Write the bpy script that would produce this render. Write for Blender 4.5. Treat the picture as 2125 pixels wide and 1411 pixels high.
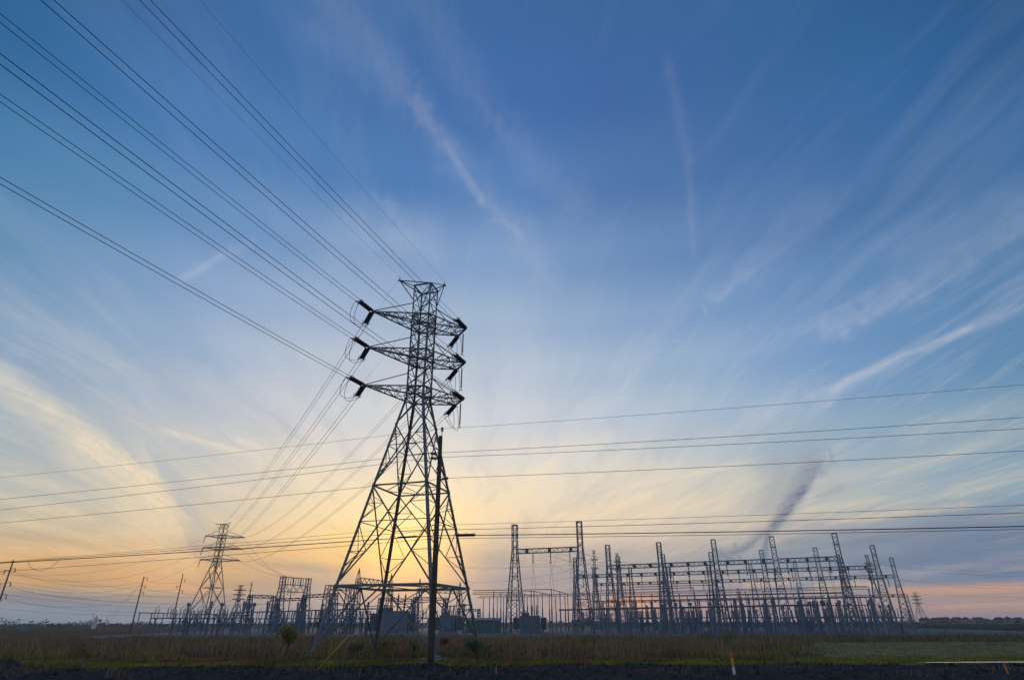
import bpy, math, random
import numpy as np
from mathutils import Vector, Matrix

for o in list(bpy.data.objects):
    bpy.data.objects.remove(o)
SC = bpy.context.scene
COL = SC.collection
random.seed(7)
R = math.radians

# ------------------------------------------------------------------ camera
CAM_H = 2.5
PITCH, ROLL, FPX = R(25.553), R(-0.145), 1223.579
fw = Vector((0, math.cos(PITCH), math.sin(PITCH)))
up0 = Vector((0, -math.sin(PITCH), math.cos(PITCH)))
rt = Vector((1, 0, 0)) * math.cos(ROLL) + up0 * math.sin(ROLL)
up = Vector((1, 0, 0)) * -math.sin(ROLL) + up0 * math.cos(ROLL)
cam = bpy.data.cameras.new('camera')
cam.sensor_width = 36.0
cam.lens = 36.0 * FPX / 2125.0
cam.clip_start, cam.clip_end = 0.1, 20000
camo = bpy.data.objects.new('camera', cam)
COL.objects.link(camo)
camo.matrix_world = Matrix(((rt.x, up.x, -fw.x, 0), (rt.y, up.y, -fw.y, 0), (rt.z, up.z, -fw.z, CAM_H), (0, 0, 0, 1)))
SC.camera = camo

def ray(x, y):
    return fw + rt * ((x - 1062.5) / FPX) - up * ((y - 705.5) / FPX)
def at(x, y, Y):                    # where a sight line reaches the distance Y
    d = ray(x, y)
    return Vector((0, 0, CAM_H)) + d * (Y / d.y)
def atz(x, y, z):                   # where a sight line reaches the height z
    d = ray(x, y)
    return Vector((0, 0, CAM_H)) + d * ((z - CAM_H) / d.z)

# ------------------------------------------------------------------ view
SC.view_settings.view_transform = 'Standard'
SC.view_settings.look = 'None'
SC.view_settings.gamma = 1
SC.view_settings.exposure = 0
SC.view_settings.use_curve_mapping = False
SC.render.film_transparent = False
SC.cycles.max_bounces = 5
SC.cycles.diffuse_bounces = 2
SC.cycles.use_denoising = True
SKY_AZ = [-60, -50, -42, -36, -30, -24, -18, -12, -6, 0, 6, 12, 18, 24, 30, 36, 42, 50, 60]
SKY_EL = [0, 0.8, 1.7, 2.8, 4, 5.3, 7, 9, 11.5, 14.5, 18, 22, 27, 33, 40, 48, 56, 65]
SKY_TABLE = [
  [(125,152,175),(128,145,161),(192,159,121),(225,179,121),(210,192,158),(193,190,179),(175,184,187),(164,180,189),(147,169,191),(125,157,190),(106,147,185),(90,139,179),(70,124,173),(50,105,156),(40,95,145),(40,95,145),(44,97,148),(52,100,154)],
  [(125,152,175),(126,147,166),(157,148,137),(218,170,114),(220,183,132),(208,192,161),(190,190,182),(175,184,187),(164,180,189),(147,170,191),(127,158,190),(108,148,186),(92,140,179),(71,125,173),(52,106,157),(47,98,150),(52,100,154),(58,103,158)],
  [(125,152,175),(126,149,169),(141,143,145),(213,166,112),(225,178,119),(214,188,147),(199,191,171),(184,188,184),(170,182,188),(160,178,191),(143,167,194),(126,159,193),(108,149,189),(87,136,182),(67,118,174),(55,102,156),(58,103,158),(59,104,159)],
  [(126,152,175),(128,149,169),(139,142,146),(205,162,116),(222,174,119),(216,184,141),(205,192,168),(194,193,185),(184,190,192),(179,189,197),(163,181,201),(145,171,201),(125,159,198),(98,142,189),(77,125,181),(61,107,163),(59,104,159),(59,105,160)],
  [(128,152,175),(133,150,168),(150,144,141),(201,160,119),(219,171,120),(216,181,139),(207,192,169),(202,196,185),(196,197,194),(194,197,202),(183,193,208),(160,181,209),(142,169,206),(108,148,194),(80,127,182),(64,111,168),(59,105,160),(59,105,161)],
  [(131,153,175),(136,150,167),(153,145,143),(192,158,128),(215,171,125),(222,183,136),(221,198,164),(218,204,182),(214,208,196),(210,208,207),(201,205,213),(180,194,213),(155,178,210),(116,152,197),(80,127,183),(66,113,170),(59,105,161),(60,106,161)],
  [(137,155,174),(138,150,165),(140,144,155),(164,154,151),(200,173,142),(237,194,134),(246,211,154),(242,218,176),(234,220,197),(225,218,211),(211,213,217),(192,201,215),(163,183,211),(123,157,199),(80,127,183),(66,113,171),(60,106,162),(60,106,162)],
  [(146,158,174),(149,155,167),(147,148,156),(177,159,144),(217,180,135),(249,205,131),(252,219,147),(252,227,168),(244,227,192),(228,221,214),(214,216,219),(195,203,216),(167,186,211),(127,159,200),(80,126,184),(66,111,171),(61,106,162),(61,106,162)],
  [(155,161,174),(157,159,169),(149,150,159),(170,156,148),(200,172,142),(228,194,142),(243,215,156),(250,226,173),(246,228,194),(227,222,214),(212,216,220),(192,203,217),(167,186,212),(131,162,203),(85,129,186),(66,111,172),(62,106,162),(63,106,162)],
  [(165,164,174),(162,160,171),(147,151,164),(147,149,161),(158,155,161),(181,169,163),(223,202,175),(243,220,187),(241,225,200),(225,220,214),(209,213,220),(188,201,217),(164,185,212),(132,163,204),(89,131,187),(66,110,172),(64,106,162),(64,106,162)],
  [(177,155,160),(187,156,154),(169,151,154),(159,152,159),(165,160,164),(189,176,167),(222,202,179),(238,217,189),(237,222,200),(218,216,213),(200,208,218),(179,195,214),(153,177,208),(122,155,198),(86,126,181),(66,108,169),(62,105,160),(63,105,160)],
  [(180,150,154),(195,154,147),(176,151,150),(161,152,159),(163,160,166),(185,176,170),(215,199,181),(228,212,189),(226,216,199),(207,209,211),(188,201,216),(167,187,211),(140,168,204),(111,146,191),(83,120,174),(66,105,165),(61,104,157),(61,104,158)],
  [(174,149,156),(186,152,151),(169,150,152),(152,150,161),(151,155,166),(168,167,170),(200,190,179),(211,202,187),(207,205,197),(189,198,206),(172,191,211),(149,176,207),(128,160,200),(103,139,187),(78,117,171),(64,105,163),(59,103,155),(60,103,156)],
  [(169,149,157),(178,150,154),(162,150,154),(141,147,162),(136,148,167),(151,158,170),(187,181,177),(193,192,186),(185,193,194),(170,186,201),(153,178,205),(130,164,203),(116,152,196),(94,132,182),(73,113,168),(61,104,160),(58,102,154),(59,103,155)],
  [(162,148,157),(173,150,154),(167,150,151),(129,142,161),(120,139,165),(136,149,168),(163,168,175),(175,184,186),(165,181,192),(151,175,196),(132,164,199),(113,152,198),(106,144,190),(84,123,176),(67,110,165),(58,103,157),(56,101,153),(57,102,154)],
  [(156,147,157),(172,150,152),(172,149,146),(111,132,160),(102,127,161),(117,138,165),(139,156,174),(156,174,185),(148,172,189),(137,167,192),(117,154,192),(105,145,189),(95,136,183),(75,117,169),(61,107,162),(54,101,153),(54,101,152),(56,101,153)],
  [(154,146,157),(174,151,150),(166,145,145),(102,126,158),(92,122,159),(102,130,164),(126,152,175),(138,165,183),(132,163,185),(120,157,185),(101,142,182),(96,138,182),(87,129,175),(71,114,165),(55,104,159),(49,97,147),(52,100,150),(54,101,152)],
  [(154,146,157),(178,151,147),(145,139,150),(96,123,158),(97,126,161),(113,140,169),(140,165,182),(135,165,185),(125,160,185),(107,145,181),(95,138,179),(88,132,175),(79,122,167),(60,108,162),(43,92,144),(42,90,138),(47,95,144),(52,100,150)],
  [(156,147,157),(187,152,142),(104,128,158),(94,123,160),(111,138,168),(140,165,182),(135,165,185),(125,160,185),(105,144,181),(94,137,179),(86,131,174),(79,121,166),(59,108,161),(41,91,142),(34,82,130),(34,82,130),(38,86,134),(47,95,144)],
]
STREAKS = [
  ((-24.89, 52.91),(-12.74, 46.91),1.68,1.68,0.15,'w'),
  ((-19.75, 50.59),(-11.36, 45.83),0.76,0.76,0.15,'w'),
  ((-12.74, 46.91),(-7.39, 42.82),0.92,0.92,0.24,'w'),
  ((-8.36, 43.6),(-3.61, 38.86),0.55,0.55,0.32,'w'),
  ((-11.36, 45.83),(-6.1, 41.6),1.43,1.43,0.15,'w'),
  ((-4.22, 39.5),(1.02, 35.54),0.76,0.76,0.24,'w'),
  ((-6.1, 41.6),(1.03, 35.76),1.68,1.68,0.12,'w'),
  ((1.03, 35.76),(3.97, 31.34),1.47,1.47,0.13,'w'),
  ((-25.91, 50.46),(-17.26, 47.91),1.26,1.26,0.09,'w'),
  ((-22.87, 52.61),(-14.63, 47.08),0.59,0.59,0.07,'w'),
  ((-12.74, 54.87),(-4.92, 47.9),1.89,1.89,0.11,'w'),
  ((-4.92, 47.9),(-0.09, 44.31),0.84,0.84,0.13,'w'),
  ((-0.09, 44.31),(7.45, 38.44),1.68,1.68,0.1,'w'),
  ((-5.29, 48.68),(0.86, 45.97),0.84,0.84,0.06,'w'),
  ((20.83, 48.02),(21.25, 40.57),0.55,0.55,0.07,'w'),
  ((21.25, 40.57),(20.32, 33.33),0.38,0.38,0.08,'w'),
  ((-18.48, 34.38),(-11.25, 34.59),1.89,2.52,0.2,'p'),
  ((-19.33, 31.79),(-14.14, 31.57),2.1,2.1,0.14,'p'),
  ((-15.49, 37.69),(-8.96, 33.41),0.76,0.84,0.16,'p'),
  ((-18.07, 35.11),(-19.65, 32.19),0.5,0.42,0.14,'p'),
  ((-32.9, 27.43),(-30.35, 29.92),0.34,0.34,0.22,'p'),
  ((-30.52, 29.74),(-28.06, 31.64),0.38,0.5,0.09,'p'),
  ((-42.79, 16.48),(-35.87, 13.03),1.68,0.92,0.46,'y'),
  ((-35.87, 13.03),(-31.78, 10.91),2.31,0.42,0.66,'y'),
  ((-31.97, 10.96),(-30.24, 9.53),3.15,0.25,0.66,'y'),
  ((-30.35, 9.71),(-29.42, 8.27),3.78,0.25,0.56,'y'),
  ((-29.47, 8.34),(-28.29, 6.47),3.78,0.29,0.42,'y'),
  ((-40.72, 14.57),(-34.17, 11.57),1.68,1.68,0.15,'y'),
  ((-33.94, 14.68),(-28.4, 14.49),0.59,0.59,0.1,'y'),
  ((-31.03, 14.49),(-24.68, 13.55),0.38,0.25,0.38,'y'),
  ((-25.25, 14.45),(-20.55, 13.43),0.34,0.25,0.34,'y'),
  ((-20.55, 13.43),(-15.53, 11.2),0.84,0.84,0.25,'y'),
  ((-44.67, 21.31),(-39.14, 19.87),1.47,1.47,0.13,'p'),
  ((-44.0, 19.28),(-36.8, 18.86),0.84,0.84,0.1,'p'),
  ((-38.08, 15.1),(-33.94, 13.32),0.59,0.59,0.25,'b'),
  ((-33.94, 13.32),(-30.67, 11.42),0.59,0.59,0.42,'b'),
  ((-30.41, 11.06),(-28.91, 8.69),0.42,1.01,0.5,'b'),
  ((-28.91, 8.69),(-27.27, 6.52),0.5,1.09,0.45,'b'),
  ((-27.27, 6.52),(-25.64, 4.73),0.59,1.01,0.2,'b'),
  ((28.54, 17.93),(35.41, 19.61),0.59,0.34,0.32,'p'),
  ((35.22, 19.57),(40.54, 20.67),0.34,0.25,0.34,'p'),
  ((40.54, 20.67),(44.49, 21.17),0.42,0.42,0.14,'p'),
  ((23.08, 17.35),(28.95, 17.99),1.26,1.01,0.12,'p'),
  ((30.92, 22.89),(37.67, 24.9),0.92,1.26,0.2,'p'),
  ((37.67, 24.9),(46.9, 27.44),1.43,1.51,0.16,'p'),
  ((20.6, 23.41),(30.44, 24.27),2.52,2.1,0.09,'p'),
  ((38.6, 27.87),(47.53, 29.06),1.68,1.68,0.08,'p'),
  ((21.37, 27.78),(25.55, 29.68),0.67,0.76,0.14,'p'),
  ((25.55, 29.68),(32.51, 33.54),1.51,1.68,0.09,'p'),
  ((20.28, 27.33),(20.46, 26.4),0.21,0.17,0.12,'p'),
  ((16.98, 24.42),(17.4, 24.64),0.21,0.21,0.12,'p'),
  ((11.19, 20.38),(13.34, 22.41),0.21,0.17,0.16,'p'),
  ((13.34, 22.41),(14.19, 23.48),0.21,0.21,0.08,'p'),
  ((0.54, 10.7),(1.72, 12.45),1.01,0.84,0.5,'y'),
  ((1.72, 12.45),(4.1, 13.98),0.76,0.5,0.42,'y'),
  ((3.19, 15.13),(9.38, 15.84),0.92,0.92,0.14,'y'),
  ((-2.87, 8.75),(0.76, 10.26),1.26,1.01,0.25,'y'),
  ((2.08, 7.25),(12.1, 10.44),0.38,0.42,0.34,'y'),
  ((5.19, 6.8),(15.94, 9.84),0.34,0.38,0.3,'y'),
  ((10.85, 11.35),(20.59, 12.69),0.34,0.38,0.26,'y'),
  ((3.92, 8.72),(10.85, 11.35),0.38,0.34,0.28,'y'),
  ((11.87, 8.12),(21.9, 10.71),0.42,0.34,0.24,'y'),
  ((21.38, 7.71),(30.53, 8.79),0.34,0.42,0.22,'y'),
  ((28.47, 7.45),(36.47, 7.85),0.25,0.34,0.25,'y'),
  ((-40.55, 8.26),(-34.68, 7.29),0.42,0.42,0.24,'y'),
  ((-38.94, 6.58),(-32.0, 5.52),0.38,0.42,0.3,'y'),
  ((-40.99, 9.73),(-33.7, 8.46),0.34,0.38,0.18,'y'),
  ((-35.26, 4.82),(-27.64, 4.1),0.38,0.38,0.3,'y'),
  ((-31.81, 3.43),(-26.57, 2.34),0.42,0.38,0.3,'o'),
  ((-27.6, 10.75),(-18.62, 8.96),0.38,0.42,0.2,'y'),
  ((-24.73, 7.63),(-16.47, 8.43),0.34,0.34,0.24,'y'),
  ((-7.66, 13.7),(-2.01, 11.58),0.38,0.38,0.2,'y'),
  ((-19.91, 12.0),(-14.48, 9.56),0.92,1.09,0.4,'y'),
  ((-16.45, 8.23),(-14.48, 9.56),0.84,0.84,0.4,'y'),
  ((8.29, 13.64),(15.37, 12.21),1.68,1.26,0.14,'y'),
  ((19.05, 10.91),(21.27, 11.8),1.05,0.76,0.22,'y'),
  ((18.33, 8.88),(21.97, 11.12),0.59,0.5,0.18,'y'),
  ((35.15, 13.55),(42.4, 14.39),1.01,1.01,0.12,'y'),
  ((32.75, 10.83),(41.88, 12.71),0.76,0.92,0.14,'y'),
  ((25.02, 10.46),(34.57, 11.36),0.67,0.76,0.14,'y'),
  ((36.81, 9.05),(40.9, 9.56),0.67,0.67,0.12,'y'),
  ((-7.8, 16.17),(-4.91, 15.34),0.29,0.25,0.18,'y'),
  ((-22.53, 12.84),(-16.29, 10.32),1.68,2.1,0.22,'y'),
  ((-12.03, 11.36),(-7.46, 10.2),2.52,2.52,0.22,'y'),
  ((31.56, 2.1),(38.67, 2.12),0.38,0.38,0.34,'o'),
  ((33.38, 0.84),(38.33, 0.99),0.34,0.34,0.15,'o'),
  ((32.48, 3.26),(39.3, 4.24),0.34,0.42,0.16,'p'),
  ((20.54, 2.71),(23.58, 3.01),0.34,0.34,0.3,'y'),
  ((25.62, 2.42),(29.42, 2.61),0.29,0.38,0.34,'y'),
  ((8.75, 1.45),(11.86, 1.5),0.5,0.59,0.55,'o'),
  ((11.86, 1.5),(13.23, 1.04),0.38,0.38,0.25,'o'),
  ((7.38, -0.19),(31.68, 0.11),0.59,0.42,0.22,'k'),
  ((27.12, 11.39),(25.98, 9.9),1.68,0.29,0.66,'d'),
  ((25.98, 9.9),(24.59, 8.66),1.09,0.25,0.85,'d'),
  ((24.83, 11.49),(23.41, 9.18),1.68,1.09,0.3,'d'),
  ((24.59, 8.66),(23.11, 7.33),0.55,0.42,0.85,'d'),
  ((23.11, 7.33),(20.45, 5.66),0.38,0.29,0.6,'d'),
  ((20.24, 5.59),(18.16, 4.95),0.34,0.34,0.55,'d'),
  ((22.54, 6.74),(21.92, 4.94),0.34,0.25,0.75,'d'),
  ((26.11, 12.05),(27.52, 11.5),0.5,0.34,0.45,'d'),
  ((28.7, 13.1),(28.72, 12.17),0.21,0.21,0.3,'d'),
  ((28.72, 12.17),(27.69, 11.61),0.25,0.21,0.22,'d'),
  ((24.15, 6.0),(29.3, 6.46),0.38,0.38,0.36,'d'),
  ((26.22, 5.33),(31.84, 5.82),0.25,0.25,0.3,'d'),
  ((28.4, 5.59),(40.06, 6.79),0.5,0.84,0.42,'d'),
  ((32.91, 4.97),(39.68, 5.51),0.84,1.26,0.34,'d'),
  ((29.43, 4.09),(39.21, 3.93),0.42,0.67,0.26,'d'),
  ((23.23, 5.08),(26.93, 5.29),0.25,0.29,0.25,'d'),
  ((18.41, 5.26),(19.15, 4.92),0.38,0.42,0.7,'d'),
  ((19.72, 6.0),(19.94, 4.9),0.17,0.17,0.45,'d'),
  ((8.18, 5.51),(17.98, 6.47),0.5,0.5,0.12,'d'),
  ((27.11, 9.56),(28.88, 10.1),0.34,0.25,0.22,'d'),
  ((-5.49, 6.4),(5.99, 5.13),1.68,1.68,0.12,'d'),
  ((1.18, 6.42),(1.2, 8.53),0.67,0.42,0.12,'d'),
  ((-21.12, 4.49),(-15.51, 4.04),0.5,0.5,0.18,'d'),
  ((-27.99, 5.74),(-22.77, 5.21),0.67,0.67,0.12,'d'),
  ((-38.68, 1.92),(-30.9, 1.01),0.59,0.42,0.18,'d'),
  ((-39.69, 5.36),(-34.24, 6.79),0.5,0.5,0.1,'d'),
]
# ------------------------------------------------------------------ sky
SUN_AZ, SUN_EL = -9.7, 4.0          # degrees, behind the veil of cloud at the tower's foot
def lin(h):
    out = []
    for i in (0, 1, 2):
        c = h[i] / 255.0
        out.append(c / 12.92 if c <= .04045 else ((c + .055) / 1.055) ** 2.4)
    return tuple(out) + (1.0,)

world = bpy.data.worlds.new('World')
SC.world = world
world.use_nodes = True
NT = world.node_tree
NT.nodes.clear()
def nd(t, **kw):
    n = NT.nodes.new(t)
    for k, v in kw.items():
        setattr(n, k, v)
    return n
def put(sock, v):
    if isinstance(v, bpy.types.NodeSocket):
        NT.links.new(v, sock)
    else:
        sock.default_value = v
def mth(op, a, b=0.0, c=0.0, clamp=False):
    n = nd('ShaderNodeMath', operation=op, use_clamp=clamp)
    put(n.inputs[0], a); put(n.inputs[1], b); put(n.inputs[2], c)
    return n.outputs[0]
def vm(op, a, b=None, out=0):
    n = nd('ShaderNodeVectorMath', operation=op)
    put(n.inputs[0], a)
    if b is not None: put(n.inputs[1], b)
    return n.outputs[out]
def mixc(f, a, b):
    n = nd('ShaderNodeMix', data_type='RGBA')
    put(n.inputs['Factor'], f); put(n.inputs[6], a); put(n.inputs[7], b)
    return n.outputs[2]
def xyz(x, y, z=0.0):
    n = nd('ShaderNodeCombineXYZ')
    put(n.inputs[0], x); put(n.inputs[1], y); put(n.inputs[2], z)
    return n.outputs[0]
def noise(vec, scale, detail=4.0, rough=.5, dist=0.0):
    n = nd('ShaderNodeTexNoise')
    put(n.inputs['Vector'], vec); n.inputs['Scale'].default_value = scale
    n.inputs['Detail'].default_value = detail; n.inputs['Roughness'].default_value = rough
    n.inputs['Distortion'].default_value = dist
    return n.outputs['Fac']
def mapr(v, a, b, c=0.0, d=1.0, smooth=True):
    n = nd('ShaderNodeMapRange', interpolation_type='SMOOTHSTEP' if smooth else 'LINEAR')
    put(n.inputs[0], v)
    for k, q in zip((1, 2, 3, 4), (a, b, c, d)): n.inputs[k].default_value = q
    return n.outputs[0]

tc = nd('ShaderNodeTexCoord')
dirn = vm('NORMALIZE', tc.outputs['Generated'])
sep = nd('ShaderNodeSeparateXYZ'); put(sep.inputs[0], dirn)
dx, dy, dz = sep.outputs
DEG = 180 / math.pi
az = mth('MULTIPLY', mth('ARCTAN2', dx, dy), DEG)
el = mth('MULTIPLY', mth('ARCSINE', dz), DEG)
elf = mth('DIVIDE', mth('MAXIMUM', el, 0.0), 70.0)

def ramp(fac, stops, interp='B_SPLINE'):
    r = nd('ShaderNodeValToRGB')
    cr = r.color_ramp
    cr.interpolation = interp
    while len(cr.elements) > 1: cr.elements.remove(cr.elements[-1])
    cr.elements[0].position = stops[0][0]; cr.elements[0].color = stops[0][1]
    for p, c in stops[1:]:
        e = cr.elements.new(p); e.color = c
    put(r.inputs[0], fac)
    return r.outputs[0]

# slow wandering of the directions, so the veils never run ruler-straight
wob = noise(dirn, 5.0, 3.0)
wob2 = noise(vm('ADD', dirn, (3.1, 1.7, 5.2)), 7.0, 3.0)
azw = mth('ADD', az, mth('MULTIPLY', mth('SUBTRACT', wob, .5), 5.0))
base = None
for i, a in enumerate(SKY_AZ):
    c = ramp(elf, [(e / 70.0, lin(h)) for e, h in zip(SKY_EL, SKY_TABLE[i])], 'EASE')
    if base is None: base = c
    else:
        a0 = SKY_AZ[i-1]
        base = mixc(mapr(azw, a0, a, smooth=False), base, c)
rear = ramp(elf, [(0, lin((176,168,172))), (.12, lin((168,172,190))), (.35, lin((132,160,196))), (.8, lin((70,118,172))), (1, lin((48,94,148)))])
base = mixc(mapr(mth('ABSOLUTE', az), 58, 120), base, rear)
nish = nd('ShaderNodeTexSky', sky_type='NISHITA')
nish.sun_disc = False
nish.sun_elevation = R(SUN_EL)
nish.sun_rotation = R(SUN_AZ)
nish.air_density, nish.dust_density, nish.ozone_density = 1.0, 1.5, 1.5
clear = vm('SCALE', nish.outputs[0]); NT.nodes[-1].inputs['Scale'].default_value = 0.09
base = mixc(.06, base, clear)

# cirrus: seen on a flat high sheet, drawn out along the wind
zz = mth('ADD', mth('MAXIMUM', dz, 0.0), .035)
px_, py_ = mth('DIVIDE', dx, zz), mth('DIVIDE', dy, zz)
WIND = R(-5)
al = mth('ADD', mth('MULTIPLY', px_, math.sin(WIND)), mth('MULTIPLY', py_, math.cos(WIND)))
ac = mth('SUBTRACT', mth('MULTIPLY', px_, math.cos(WIND)), mth('MULTIPLY', py_, math.sin(WIND)))
ac = mth('ADD', ac, mth('MULTIPLY', mth('SUBTRACT', noise(xyz(px_, py_), .5, 3.0), .5), .75))
n1 = noise(xyz(mth('MULTIPLY', al, .16), mth('MULTIPLY', ac, 1.0)), 1.6, 6.0, .55)
n2 = noise(xyz(mth('MULTIPLY', al, .35), mth('MULTIPLY', ac, 2.6), 4.0), 2.6, 8.0, .62)
n3 = noise(xyz(mth('MULTIPLY', azw, .055), mth('MULTIPLY', el, .5), 2.0), 1.5, 6.0, .6)
fine = noise(xyz(mth('MULTIPLY', al, .7), mth('MULTIPLY', ac, 5.0), 9.0), 3.0, 8.0, .7)
hi = mapr(el, .8, 6)                 # where the sheet is near enough to show its grain
lo = mth('SUBTRACT', 1.0, mapr(el, 4, 12))
var = mth('ADD', mth('MULTIPLY', mth('SUBTRACT', n1, .5), .50), mth('MULTIPLY', mth('SUBTRACT', n2, .5), .54))
var = mth('ADD', var, mth('MULTIPLY', mth('SUBTRACT', fine, .5), .28))
var = mth('MULTIPLY', var, mth('MULTIPLY', hi, mapr(el, 12, 34, 1.5, .5)))
var = mth('ADD', var, mth('MULTIPLY', mth('MULTIPLY', mth('SUBTRACT', n3, .5), 1.0), lo))

# single streaks and trails
fray = mth('MULTIPLY', mth('SUBTRACT', noise(xyz(mth('MULTIPLY', az, 1.0), el), .55, 5.0, .6), .5), 3.2)
fray2 = mth('MULTIPLY', mth('SUBTRACT', noise(xyz(az, el, 5.0), .6, 5.0, .6), .5), 3.2)
thin_ = noise(xyz(az, el, 11.0), .9, 6.0, .65)
P_soft = xyz(mth('ADD', az, fray), mth('ADD', el, fray2))
P_crisp = xyz(mth('ADD', az, mth('MULTIPLY', fray, .13)), mth('ADD', el, mth('MULTIPLY', fray2, .13)))
grain = mth('MULTIPLY', mapr(thin_, .25, .75, .78, 1.2, smooth=False), mapr(fine, .3, .7, .6, 1.35, smooth=False))
acc = {}
for (a, b, wl, wr, s, key) in STREAKS:
    k = math.cos(R((a[1] + b[1]) / 2))           # degrees of azimuth shrink with height
    ax, ay = (b[0] - a[0]) * k, b[1] - a[1]
    L = math.hypot(ax, ay)
    ux, uy = ax / L, ay / L
    P = P_crisp if min(wl, wr) < .62 or key in 'ydb' else P_soft
    q = vm('MULTIPLY', vm('SUBTRACT', P, (a[0], a[1], 0)), (k, 1, 1))
    t = vm('DOT_PRODUCT', q, (ux, uy, 0), out=1)
    d = vm('DOT_PRODUCT', q, (-uy, ux, 0), out=1)
    over = mth('SUBTRACT', t, mth('MINIMUM', mth('MAXIMUM', t, 0.0), L))
    e0 = max(wl, wr, L * .18)
    over = mth('DIVIDE', over, e0)
    w = mth('ADD', mth('MULTIPLY', mth('GREATER_THAN', d, 0.0), wr - wl), wl) if abs(wl - wr) > .02 and key in 'ydp' else .5 * (wl + wr)
    dd = mth('DIVIDE', d, w)
    g = mth('EXPONENT', mth('MULTIPLY', mth('ADD', mth('MULTIPLY', dd, dd), mth('MULTIPLY', over, over)), -1.0))
    g = mth('MULTIPLY', g, s)
    acc[key] = mth('MAXIMUM', acc[key], g) if key in acc else g
TINT = {'w': ramp(elf, [(0, lin((240,216,184))), (.3, lin((220,216,216))), (.6, lin((169,178,203))), (1, lin((143,156,192)))]),
        'p': ramp(elf, [(0, lin((230,200,180))), (.2, lin((220,220,224))), (.6, lin((180,192,216))), (1, lin((159,176,208)))]),
        'y': ramp(elf, [(0, lin((255,200,144))), (.12, lin((255,230,180))), (.3, lin((246,235,216))), (1, lin((216,220,228)))]),
        'b': ramp(elf, [(0, lin((176,164,160))), (.1, lin((186,182,180))), (.2, lin((182,190,200))), (1, lin((170,188,210)))]), 'o': lin((255,180,120)), 'k': lin((216,164,154)), 'd': ramp(elf, [(0, lin((104,112,138))), (.1, lin((108,118,142))), (.3, lin((128,136,158))), (1, lin((132,138,166)))])}
# even veil brightening / thinning
veil = ramp(elf, [(0, lin((244,192,150))), (.1, lin((251,224,180))), (.25, lin((232,226,218))), (.5, lin((182,194,214))), (1, lin((142,162,198)))])
deep = ramp(elf, [(0, lin((124,130,152))), (.12, lin((143,152,168))), (.3, lin((127,156,192))), (1, lin((38,85,143)))])
sky = mixc(mth('MULTIPLY', mth('MAXIMUM', var, 0.0), 1.08, clamp=True), base, veil)
sky = mixc(mth('MULTIPLY', mth('MAXIMUM', mth('MULTIPLY', var, -1.0), 0.0), .85, clamp=True), sky, deep)
for key in ('b', 'w', 'p', 'y', 'o', 'k', 'd'):
    sky = mixc(mth('MULTIPLY', acc[key], grain if key in 'wpydb' else 1.0, clamp=True), sky, TINT[key])
# the sun's own glow through the cloud
sd = (math.sin(R(SUN_AZ + .3)) * math.cos(R(5.9)), math.cos(R(SUN_AZ + .3)) * math.cos(R(5.9)), math.sin(R(5.9)))
cs = vm('DOT_PRODUCT', dirn, sd, out=1)
off = mth('SUBTRACT', 1.0, cs)
glow = mth('EXPONENT', mth('MULTIPLY', off, -330.0))
gl = nd('ShaderNodeMix', data_type='RGBA', blend_type='ADD')
put(gl.inputs['Factor'], mth('MULTIPLY', glow, .44)); put(gl.inputs[6], sky); put(gl.inputs[7], (1.0, .47, .06, 1))
sky = gl.outputs[2]
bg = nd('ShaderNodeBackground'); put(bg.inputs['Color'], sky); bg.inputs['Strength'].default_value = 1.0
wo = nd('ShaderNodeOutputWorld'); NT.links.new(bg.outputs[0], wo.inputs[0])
world.cycles.sampling_method = 'MANUAL'
world.cycles.sample_map_resolution = 512

sun = bpy.data.lights.new('sun', 'SUN')
sun.energy, sun.angle, sun.color = .6, R(6), (1.0, .72, .45)
suno = bpy.data.objects.new('sun', sun)
COL.objects.link(suno)
sv = Vector((math.sin(R(SUN_AZ)) * math.cos(R(SUN_EL)), math.cos(R(SUN_AZ)) * math.cos(R(SUN_EL)), math.sin(R(SUN_EL))))
suno.rotation_euler = sv.to_track_quat('Z', 'Y').to_euler()
suno.location = (0, 0, 60)
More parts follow.
